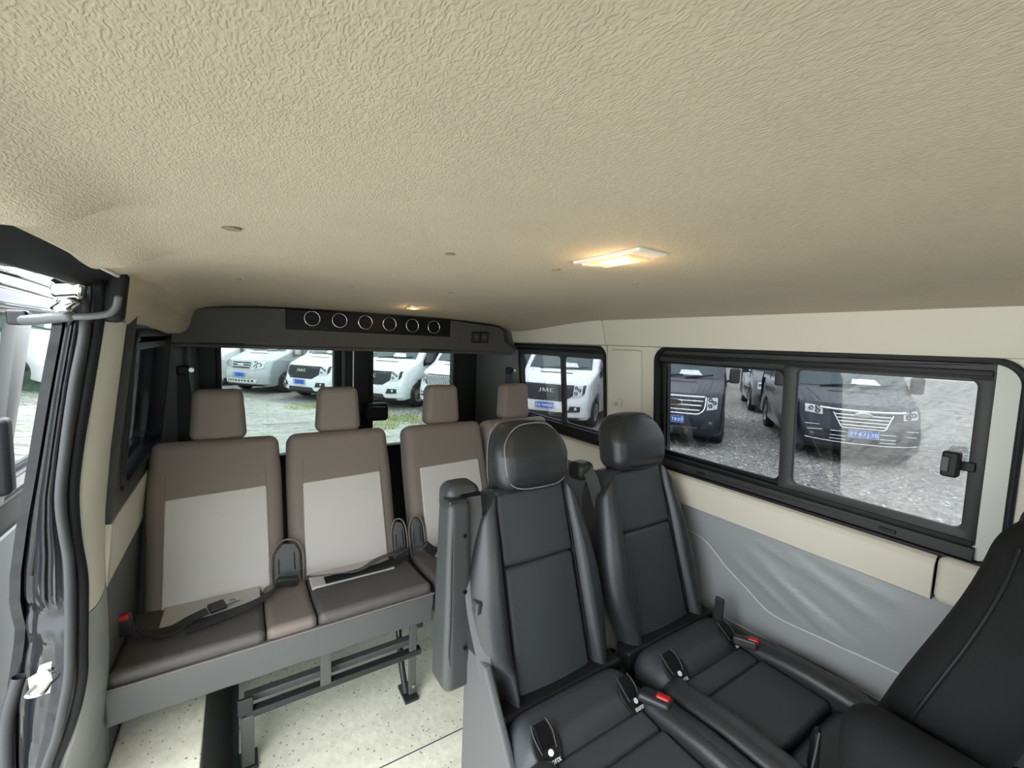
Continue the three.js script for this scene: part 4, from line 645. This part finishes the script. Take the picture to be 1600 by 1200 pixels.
mat('paint_white', C(0.80, 0.82, 0.83), 0.32, { clearcoat: 0.8, clearcoatRoughness: 0.05 });
mat('paint_silver', C(0.40, 0.44, 0.445), 0.35, { metalness: 0.25, clearcoat: 0.8, clearcoatRoughness: 0.06 });
mat('paint_dark', C(0.011, 0.014, 0.026), 0.3, { specularIntensity: 0.5, clearcoat: 0.6, clearcoatRoughness: 0.05 });
mat('paint_grey', C(0.08, 0.085, 0.095), 0.3, { clearcoat: 1, clearcoatRoughness: 0.05 });
mat('screen_glass', C(0.06, 0.09, 0.095), 0.08, { specularIntensity: 0.7 });
mat('window_glass', C(0.014, 0.018, 0.02), 0.08);
mat('grille_dark', C(0.018, 0.02, 0.024), 0.4);
mat('grille_bar', C(0.07, 0.075, 0.08), 0.35, { metalness: 0.4 });
mat('bumper_plastic', C(0.035, 0.037, 0.04), 0.55);
mat('lamp_glass', C(0.62, 0.64, 0.65), 0.12, { metalness: 0.35, clearcoat: 1 });
mat('lamp_dark', C(0.06, 0.065, 0.07), 0.15, { clearcoat: 1 });
mat('tyre', C(0.022, 0.022, 0.023), 0.75);
mat('wheel_steel', C(0.52, 0.53, 0.53), 0.4, { metalness: 0.5 });
mat('paper', C(0.8, 0.84, 0.82), 0.9);

function plateTexture(str) {
  const c = document.createElement('canvas'); c.width = 440; c.height = 140; const x = c.getContext('2d');
  x.fillStyle = '#1558b8'; x.fillRect(0, 0, 440, 140); x.strokeStyle = '#e8eef5'; x.lineWidth = 5; x.strokeRect(8, 8, 424, 124);
  x.fillStyle = x.strokeStyle = '#f2f5f8'; x.lineWidth = 7;
  // province character in strokes
  for (const [a, b, d, e] of [[24, 38, 62, 38], [30, 55, 56, 55], [22, 72, 64, 72], [43, 28, 43, 112], [24, 90, 62, 90], [26, 108, 60, 108], [68, 32, 76, 32], [68, 52, 78, 52], [72, 52, 70, 108], [66, 74, 80, 74]]) { x.beginPath(); x.moveTo(a, b); x.lineTo(d, e); x.stroke(); }
  x.font = 'bold 92px sans-serif'; x.textBaseline = 'middle'; x.textAlign = 'center';
  [...str].forEach((ch, i) => x.fillText(ch, i ? 176 + (i - 1) * 56 : 112, 72));
  x.beginPath(); x.arc(145, 72, 6, 0, 7); x.fill();
  const t = new THREE.CanvasTexture(c); t.colorSpace = THREE.SRGBColorSpace; return t;
}
const smoothK = (a, b, x) => sstep(a, b, x);
function parkedVan(o) {
  const t = thing(o.name, o.label, o.category || 'van', [o.pos[0], GY, o.pos[1]], o.group, o.turn), low = o.low;
  // profile of the front, height -> depth (front is +z)
  const F = low ? [[0.22, -0.08], [0.3, 0.0], [0.5, 0.03], [0.62, 0.0], [0.78, -0.08], [0.86, -0.2], [1.0, -0.95], [1.02, -1.0], [1.46, -1.75], [1.55, -2.1]] : [[0.24, -0.1], [0.32, 0.0], [0.56, 0.03], [0.66, 0.0], [0.98, -0.09], [1.07, -0.17], [1.3, -0.82], [1.34, -0.9], [1.98, -1.55], [2.1, -1.85]];
  const front = y => { for (let i = 1; i < F.length; i++) if (y <= F[i][0]) return lerp(F[i - 1][1], F[i][1], (y - F[i - 1][0]) / (F[i][0] - F[i - 1][0])); return F.at(-1)[1]; };
  const H = low ? 0.88 : 0.98, belt = low ? 0.9 : 1.2, topY = F.at(-1)[0], Lz = low ? -4.3 : -4.9, R = low ? 0.33 : 0.36, wz = [low ? -0.85 : -0.95, low ? -3.4 : -3.85];
  const warp = (x, y, z) => { const n = smoothK(-1.3, -0.1, z); const k = clamp((y - belt) / (topY - belt)); const xx = x * (1 - 0.13 * Math.pow(k, 1.3)) * (1 - 0.07 * n); return [xx, y, z - 0.3 * Math.pow(Math.abs(x) / H, 3.2) * smoothK(-1.7, -0.1, z)]; };
  const sh = new THREE.Shape(); const arch = R + 0.07;
  sh.moveTo(F[0][1], F[0][0]); F.slice(1).forEach(([y, z]) => sh.lineTo(z, y)); sh.lineTo(Lz + 0.3, topY + 0.01); sh.lineTo(Lz + 0.06, topY - 0.12); sh.lineTo(Lz, belt); sh.lineTo(Lz, 0.32);
  for (const z of [wz[1], wz[0]]) { sh.lineTo(z - arch, 0.3); sh.absarc(z, R, arch, Math.PI, 0, true); sh.lineTo(z + arch, 0.28); } sh.closePath();
  const ge = new THREE.ExtrudeGeometry(sh, { depth: H * 2 - 0.1, steps: 18, bevelEnabled: true, bevelThickness: 0.05, bevelSize: 0.05, bevelOffset: -0.05, bevelSegments: 3, curveSegments: 14 });
  const p = ge.attributes.position; for (let i = 0; i < p.count; i++) { const w = warp(H - 0.05 - p.getZ(i), p.getY(i), p.getX(i)); p.setXYZ(i, ...w); }
  const body = mesh('body', toCreasedNormals(ge, 0.5), o.paint, t);
  mesh('underbody', softBox(1.5, 0.5, -Lz - 0.5, 0.05, { at: [0, 0.55, Lz / 2] }), M.tyre, t);
  // a patch lying on the front, corners in (x, y): bottom-left, bottom-right, top-right, top-left
  const FP = (q, off, m, name, parent = t, nx = 8, ny = 5, th = 0.03) => mesh(name, gridSlab((u, v, w) => { const x = lerp(lerp(q[0][0], q[1][0], u), lerp(q[3][0], q[2][0], u), v), y = lerp(lerp(q[0][1], q[1][1], u), lerp(q[3][1], q[2][1], u), v); const r = warp(x, y, front(y)); return [r[0], r[1], r[2] + off - w * th]; }, nx, ny), m, parent);
  const rect = (x0, x1, y0, y1) => [[x0, y0], [x1, y0], [x1, y1], [x0, y1]];
  const pt = (x, y, off = 0.01) => { const r = warp(x, y, front(y)); return [r[0], r[1], r[2] + off]; };
  const bar = (pts, r, m, name, parent = t) => mesh(name, tube(pts, r, { rad: 6, seg: pts.length * 5 }), m, parent);
  const line = (x0, x1, y, n = 7) => Array.from({ length: n }, (_, i) => pt(lerp(x0, x1, i / (n - 1)), typeof y === 'function' ? y(lerp(x0, x1, i / (n - 1))) : y, 0.012));
  // windscreen, wipers, bonnet slot
  const yb = low ? 1.03 : 1.35, yt = low ? 1.44 : 1.95;
  const ws = FP([[-H * 0.84, yb], [H * 0.84, yb], [H * 0.78, yt], [-H * 0.78, yt]], 0.008, M.screen_glass, 'windscreen', t, 10, 6);
  if (!low) {
    FP([[0.02, 1.4], [0.5, 1.4], [0.42, 1.5], [0.06, 1.5]], 0.014, M.paper, 'dashboard_paper', ws, 4, 2, 0.004);
    bar([pt(-0.5, 1.35, 0.03), pt(-0.2, 1.38, 0.03), pt(0.1, 1.4, 0.03)], 0.012, M.tyre, 'wiper'); bar([pt(0.15, 1.35, 0.03), pt(0.42, 1.38, 0.03), pt(0.72, 1.42, 0.03)], 0.012, M.tyre, 'wiper');
    FP(rect(-0.42, 0.42, 1.255, 1.275), 0.012, M.grille_dark, 'bonnet_slot', t, 6, 1);
    for (const s of [-1, 1]) bar([pt(s * 0.62, 1.1, 0.002), pt(s * 0.68, 1.2, 0.002), pt(s * 0.74, 1.3, 0.002)], 0.008, o.paint, 'bonnet_crease');
  }
  // side windows
  const SW = (pts, name) => { for (const s of [-1, 1]) { const g = extrude(poly(pts), 0.012); const gp = g.attributes.position; for (let i = 0; i < gp.count; i++) { const r = warp(s * (H + 0.004), gp.getY(i), gp.getX(i)); gp.setXYZ(i, r[0] - s * gp.getZ(i), r[1], r[2]); } g.computeVertexNormals(); mesh(name, g, M.window_glass, t); } };
  if (low) { SW([[-1.2, 1.0], [-1.85, 1.42], [-2.4, 1.44], [-2.4, 0.98]], 'door_window'); SW([[-2.46, 0.98], [-2.46, 1.44], [-3.3, 1.4], [-3.6, 1.05]], 'rear_side_window'); }
  else { SW([[-1.02, 1.16], [-1.02, 1.3], [-1.72, 1.92], [-2.2, 1.95], [-2.2, 1.3], [-1.6, 1.22]], 'door_window'); SW([[-2.3, 1.28], [-2.3, 1.95], [-3.4, 1.96], [-3.4, 1.28]], 'side_window'); SW([[-3.5, 1.28], [-3.5, 1.96], [-4.6, 1.94], [-4.6, 1.28]], 'side_window'); }
  // mirrors
  for (const s of [-1, 1]) { const mr = mesh('mirror', softBox(low ? 0.17 : 0.2, low ? 0.13 : 0.32, 0.12, 0.045, { k: 3, at: [s * (H + 0.13), low ? 1.02 : 1.42, low ? -1.3 : -1.22] }), o.paint === M.paint_white || low ? M.bumper_plastic : o.paint === M.paint_silver ? M.paint_silver : M.bumper_plastic, t); mesh('mirror_arm', tube([[s * (H - 0.1), low ? 0.96 : 1.26, -1.2], [s * (H + 0.08), low ? 0.98 : 1.32, -1.22]], 0.03, { rad: 6 }), M.bumper_plastic, mr); }
  // wheels
  for (const z of wz) for (const s of [-1, 1]) {
    const w = holder('wheel', t, [s * (H - 0.12), R, z]); w.rotation.y = s > 0 ? 0 : Math.PI; const prof = [[0.2, -0.1], [R - 0.03, -0.11], [R, -0.08], [R, 0.07], [R - 0.03, 0.105], [R - 0.1, 0.112], [0.2, 0.1]].map(([a, b]) => new THREE.Vector2(a, b));
    mesh('tyre', new THREE.LatheGeometry(prof, 28).rotateZ(-Math.PI / 2), M.tyre, w);
    const rim = mesh('rim', new THREE.LatheGeometry([[0.0, 0.085], [0.05, 0.085], [0.065, 0.06], [0.12, 0.05], [0.17, 0.07], [0.205, 0.105], [0.215, 0.1], [0.21, -0.08]].map(([a, b]) => new THREE.Vector2(a, b)), 28).rotateZ(-Math.PI / 2), M.wheel_steel, w);
    for (let k = 0; k < 8; k++) { const a = k / 8 * Math.PI * 2; mesh('rim_hole', softBox(0.006, 0.035, 0.045, 0.003, { k: 1 }).rotateX(a).translate(0.066, 0.145 * Math.cos(a), 0.145 * Math.sin(a)), M.tyre, rim); }
    mesh('hub_cap', cyl(0.035, 0.03, 16).rotateZ(Math.PI / 2).translate(0.09, 0, 0), M.bumper_plastic, rim);
  }
  // front faces
  const lamp = (s, x0, x1, y0, y1, sl, m = M.lamp_glass) => {
    const l = FP([[s * x0, y0], [s * x1, y0 + sl], [s * x1, y1], [s * x0, y1 - 0.01]], 0.018, m, 'headlamp', t, 4, 4);
    const xm = (x0 + x1) / 2, ym = (y0 + y1) / 2 + sl / 2, dx = (x1 - x0) * 0.2, dy = (y1 - y0) * 0.25;
    for (const [a, b] of [[-1, 1], [-1, -0.8], [0.9, 0.2]]) mesh('lamp_reflector', new THREE.TorusGeometry(Math.min(dx, dy) * 0.8, 0.012, 6, 14).translate(...pt(s * (xm + a * dx), ym + b * dy, 0.03)), M.lamp_dark, l);
    return l;
  };
  const plate = (y, str) => { if (!str) return; const m = new THREE.MeshStandardMaterial({ map: plateTexture(str), roughness: 0.4 }); m.name = 'plate_' + str; const g = new THREE.BoxGeometry(0.44, 0.14, 0.012).translate(...pt(0, y, 0.03)); const q = mesh('number_plate', g, m, t); return q; };
  const fog = s => { const f = FP([[s * 0.56, 0.43], [s * 0.83, 0.44], [s * 0.84, 0.56], [s * 0.62, 0.565]], 0.014, M.bumper_plastic, 'fog_recess', t, 4, 3); mesh('fog_lamp', new THREE.SphereGeometry(0.038, 14, 10).scale(1, 1, 0.5).translate(...pt(s * 0.74, 0.505, 0.02)), M.lamp_glass, f); };
  if (o.type === 'mesh' || o.type === 'chunky') {
    const gr = FP([[-0.46, 0.665], [0.46, 0.665], [0.66, 1.03], [-0.66, 1.03]], 0.014, M.grille_dark, 'grille', t, 10, 4);
    FP([[-0.66, 0.8], [-0.45, 0.667], [-0.45, 1.025], [-0.66, 1.028]], 0.0135, M.grille_dark, 'grille_wing', gr, 3, 3); FP([[0.45, 0.667], [0.66, 0.8], [0.66, 1.028], [0.45, 1.025]], 0.0135, M.grille_dark, 'grille_wing', gr, 3, 3);
    const bars = [], lim = y => lerp(0.47, 0.66, clamp((y - 0.67) / 0.2));
    for (let r = 0; r < 7; r++) for (let k = -9; k <= 9; k++) for (const d of [-1, 1]) { const y0 = 0.685 + r * 0.046, x0 = k * 0.066 + (r % 2) * 0.033; if (Math.abs(x0) > lim(y0) - 0.03) continue; if (Math.abs(x0) < 0.19 && y0 > 0.83 && y0 < 0.92 && o.type === 'mesh') continue; bars.push(tube([pt(x0, y0, 0.02), pt(x0 + d * 0.033, y0 + 0.046, 0.02)], o.type === 'chunky' ? 0.009 : 0.0055, { rad: 4, seg: 1 })); }
    const gm = mesh('grille_mesh', mergeGeometries(bars), o.type === 'chunky' ? M.lamp_glass : M.grille_bar, gr); gm.userData.kind = 'stuff';
    if (o.type === 'mesh') mesh('maker_lettering', text('JMC', 0.1, 0.015).scale(1.4, 0.85, 1).translate(...pt(0, 0.885, 0.012)), M.chrome, gr);
    for (const s of [-1, 1]) { lamp(s, 0.66, 0.85, 0.76, 1.03, 0.03); FP([[s * 0.85, 0.8], [s * 0.9, 0.86], [s * 0.91, 1.04], [s * 0.85, 1.03]], 0.012, M.grille_dark, 'lamp_surround', t, 2, 3); fog(s); }
    plate(0.565, o.plate);
    FP([[-0.56, 0.27], [0.56, 0.27], [0.46, 0.42], [-0.46, 0.42]], 0.014, M.bumper_plastic, 'lower_intake', t, 8, 3); FP(rect(-0.8, 0.8, 0.245, 0.3), 0.02, M.bumper_plastic, 'chin_spoiler', t, 10, 1);
  } else if (o.type === 'bars') {
    const gr = FP([[-0.54, 0.67], [0.54, 0.67], [0.63, 1.02], [-0.63, 1.02]], 0.01, M.grille_dark, 'grille', t, 10, 4);
    for (const [y, r] of [[1.01, 0.024], [0.93, 0.019], [0.845, 0.021], [0.755, 0.019], [0.68, 0.022]]) bar(line(-lerp(0.5, 0.6, (y - 0.7) / 0.3), lerp(0.5, 0.6, (y - 0.7) / 0.3), y), r, M.chrome, 'chrome_bar', gr);
    for (const s of [-1, 1]) { bar([pt(s * 0.5, 0.68, 0.015), pt(s * 0.6, 0.76, 0.015), pt(s * 0.63, 0.9, 0.015), pt(s * 0.63, 1.01, 0.015)], 0.018, M.chrome, 'chrome_side', gr); lamp(s, 0.66, 0.86, 0.76, 1.01, 0.03); FP([[s * 0.55, 0.4], [s * 0.84, 0.42], [s * 0.85, 0.6], [s * 0.66, 0.6]], 0.012, M.bumper_plastic, 'fog_recess', t, 4, 3); mesh('fog_lamp', new THREE.SphereGeometry(0.05, 14, 10).scale(1, 1, 0.5).translate(...pt(s * 0.74, 0.5, 0.02)), M.lamp_dark, t); }
    const em = mesh('oval_emblem', (() => { const s = new THREE.Shape(); s.absellipse(0, 0, 0.17, 0.062, 0, Math.PI * 2); return extrude(s, 0.03, 0.008).translate(...pt(0, 0.895, 0.018)); })(), M.bumper_plastic, gr); mesh('emblem_rim', new THREE.TorusGeometry(1, 0.07, 6, 30).scale(0.165, 0.058, 0.12).translate(...pt(0, 0.895, 0.048)), M.chrome, em);
    plate(0.565, o.plate); FP(rect(-0.5, 0.5, 0.4, 0.425), 0.02, M.paint_grey, 'bumper_line', t, 8, 1);
    FP([[-0.5, 0.27], [0.5, 0.27], [0.52, 0.4], [-0.52, 0.4]], 0.014, M.grille_dark, 'lower_intake', t, 8, 3); for (const x of [-0.3, 0, 0.3]) FP(rect(x - 0.035, x + 0.035, 0.27, 0.4), 0.03, M.paint_grey, 'intake_rib', t, 2, 2);
  } else if (o.type === 'shield') {
    const gr = FP([[-0.33, 0.68], [0.33, 0.68], [0.47, 0.93], [-0.47, 0.93]], 0.012, M.grille_dark, 'grille', t, 10, 4);
    for (let k = 0; k < 4; k++) { const y = 0.895 - k * 0.058, w = lerp(0.45, 0.36, k / 3); bar(line(-w, w, y), 0.016, M.chrome, 'chrome_bar', gr); }
    bar([...line(-0.46, -0.34, x => lerp(0.93, 0.69, (x + 0.46) / 0.12), 4), ...line(-0.3, 0.3, 0.672, 5), ...line(0.34, 0.46, x => lerp(0.69, 0.93, (x - 0.34) / 0.12), 4)], 0.014, M.chrome, 'chrome_surround', gr);
    bar(line(-0.66, 0.66, x => 0.965 + 0.02 * Math.pow(x / 0.66, 2), 11), 0.026, M.chrome, 'chrome_strip', t);
    mesh('oval_emblem', (() => { const s = new THREE.Shape(); s.absellipse(0, 0, 0.13, 0.045, 0, Math.PI * 2); return extrude(s, 0.03, 0.01).translate(...pt(0, 0.91, 0.018)); })(), M.chrome, gr);
    for (const s of [-1, 1]) { lamp(s, 0.62, 0.88, 0.86, 1.02, 0.02); FP([[s * 0.55, 0.5], [s * 0.84, 0.42], [s * 0.88, 0.62], [s * 0.62, 0.66]], 0.012, M.bumper_plastic, 'fog_recess', t, 4, 3); bar([pt(s * 0.62, 0.6, 0.03), pt(s * 0.84, 0.58, 0.03)], 0.008, M.chrome, 'fog_strip', t); bar([pt(s * 0.66, 0.68, 0.03), pt(s * 0.88, 0.67, 0.03)], 0.008, M.chrome, 'fog_strip', t); mesh('fog_lamp', new THREE.SphereGeometry(0.042, 14, 10).scale(1, 1, 0.5).translate(...pt(s * 0.76, 0.5, 0.025)), M.lamp_dark, t); }
    plate(0.585, o.plate); for (const y of [0.6, 0.52, 0.46]) for (const s of [-1, 1]) bar(line(s * 0.26, s * 0.5, y, 4), 0.009, M.chrome, 'bumper_strip', t);
    bar(line(-0.86, 0.86, x => 0.4 + 0.03 * x * x, 11), 0.012, M.chrome, 'lower_strip', t); FP(rect(-0.6, 0.6, 0.26, 0.38), 0.014, M.grille_dark, 'lower_intake', t, 8, 2);
  } else if (o.type === 'old') {
    const gr = FP([[-0.36, 0.78], [0.36, 0.78], [0.4, 1.0], [-0.4, 1.0]], 0.012, o.paint, 'grille', t, 8, 3);
    for (const y of [0.975, 0.9, 0.82]) bar(line(-0.36, 0.36, y), 0.021, M.grille_dark, 'grille_slot', gr);
    for (const y of [0.937, 0.86]) bar(line(-0.38, 0.38, y), 0.017, M.chrome, 'chrome_bar', gr);
    mesh('oval_emblem', (() => { const s = new THREE.Shape(); s.absellipse(0, 0, 0.12, 0.045, 0, Math.PI * 2); return extrude(s, 0.03, 0.01).translate(...pt(0, 0.9, 0.018)); })(), M.chrome, gr);
    for (const s of [-1, 1]) lamp(s, 0.48, 0.82, 0.76, 1.02, 0.06);
    plate(0.6, o.plate); FP([[-0.62, 0.36], [0.62, 0.36], [0.68, 0.46], [-0.68, 0.46]], 0.014, M.paint_white, 'bumper_grille', t, 8, 2); for (let k = -4; k <= 4; k++) FP(rect(k * 0.13 - 0.04, k * 0.13 + 0.04, 0.385, 0.44), 0.02, M.grille_dark, 'bumper_slot', t, 2, 1);
    FP(rect(-0.8, 0.8, 0.245, 0.3), 0.02, M.bumper_plastic, 'chin_spoiler', t, 10, 1);
  } else if (o.type === 'low') {
    FP([[-0.5, 0.56], [0.5, 0.56], [0.56, 0.72], [-0.56, 0.72]], 0.012, M.grille_dark, 'grille', t, 8, 3); for (const s of [-1, 1]) lamp(s, 0.58, 0.8, 0.64, 0.78, 0.03); FP([[-0.5, 0.28], [0.5, 0.28], [0.42, 0.42], [-0.42, 0.42]], 0.012, M.grille_dark, 'lower_intake', t, 6, 2);
  }
  return t;
}
const T0 = -0.95;
parkedVan({ name: 'parked_van', label: 'silver van with slatted grille parked behind the concrete', paint: M.paint_silver, type: 'old', plate: '      ', pos: [-0.03, -15.8], turn: -0.88 });
parkedVan({ name: 'parked_van', label: 'white van with dark mesh grille parked next to the silver van', paint: M.paint_white, type: 'mesh', plate: '       ', pos: [1.45, -13.6], turn: -0.96 });
parkedVan({ name: 'parked_van', label: 'white van standing by the grass tufts, between two white vans', paint: M.paint_white, type: 'mesh', pos: [2.95, -11.75], turn: -0.96 });
parkedVan({ name: 'parked_van', label: 'white van with coarse bright honeycomb grille', paint: M.paint_white, type: 'chunky', pos: [4.4, -10.1], turn: -0.96 });
parkedVan({ name: 'parked_van', label: 'white van with dark mesh grille seen through the window beside the rear bench', paint: M.paint_white, type: 'mesh', plate: 'A1H0X6', pos: [5.81, -7.59], turn: -0.99 });
parkedVan({ name: 'parked_van', label: 'dark blue van with wide chrome-barred grille', paint: M.paint_dark, type: 'bars', plate: 'V87803', pos: [7.23, -5.27], turn: -1.0 });
parkedVan({ name: 'parked_van', label: 'dark blue van with chrome strip joining its headlamps', paint: M.paint_dark, type: 'shield', plate: 'F87J3B', pos: [9.14, -2.8], turn: -0.98 });
parkedVan({ name: 'parked_van', label: 'dark van in the back row seen in the gap between the dark blue vans', paint: M.paint_grey, type: 'bars', pos: [14.2, -6.3], turn: -1.0 });
parkedVan({ name: 'parked_van', label: 'white van at the far end of the gap between the dark blue vans', paint: M.paint_white, type: 'old', pos: [19.5, -12.6], turn: -1.0 });
parkedVan({ name: 'parked_van', label: 'white van parked beyond the silver van', paint: M.paint_white, type: 'old', pos: [-1.5, -18.4], turn: -0.85 });
parkedVan({ name: 'parked_car', label: 'pale car seen through the green-tinted sliding door glass', category: 'car', paint: M.paint_white, type: 'low', low: true, pos: [-7.6, -25], turn: 0.15 });

renderer.render(scene, camera);
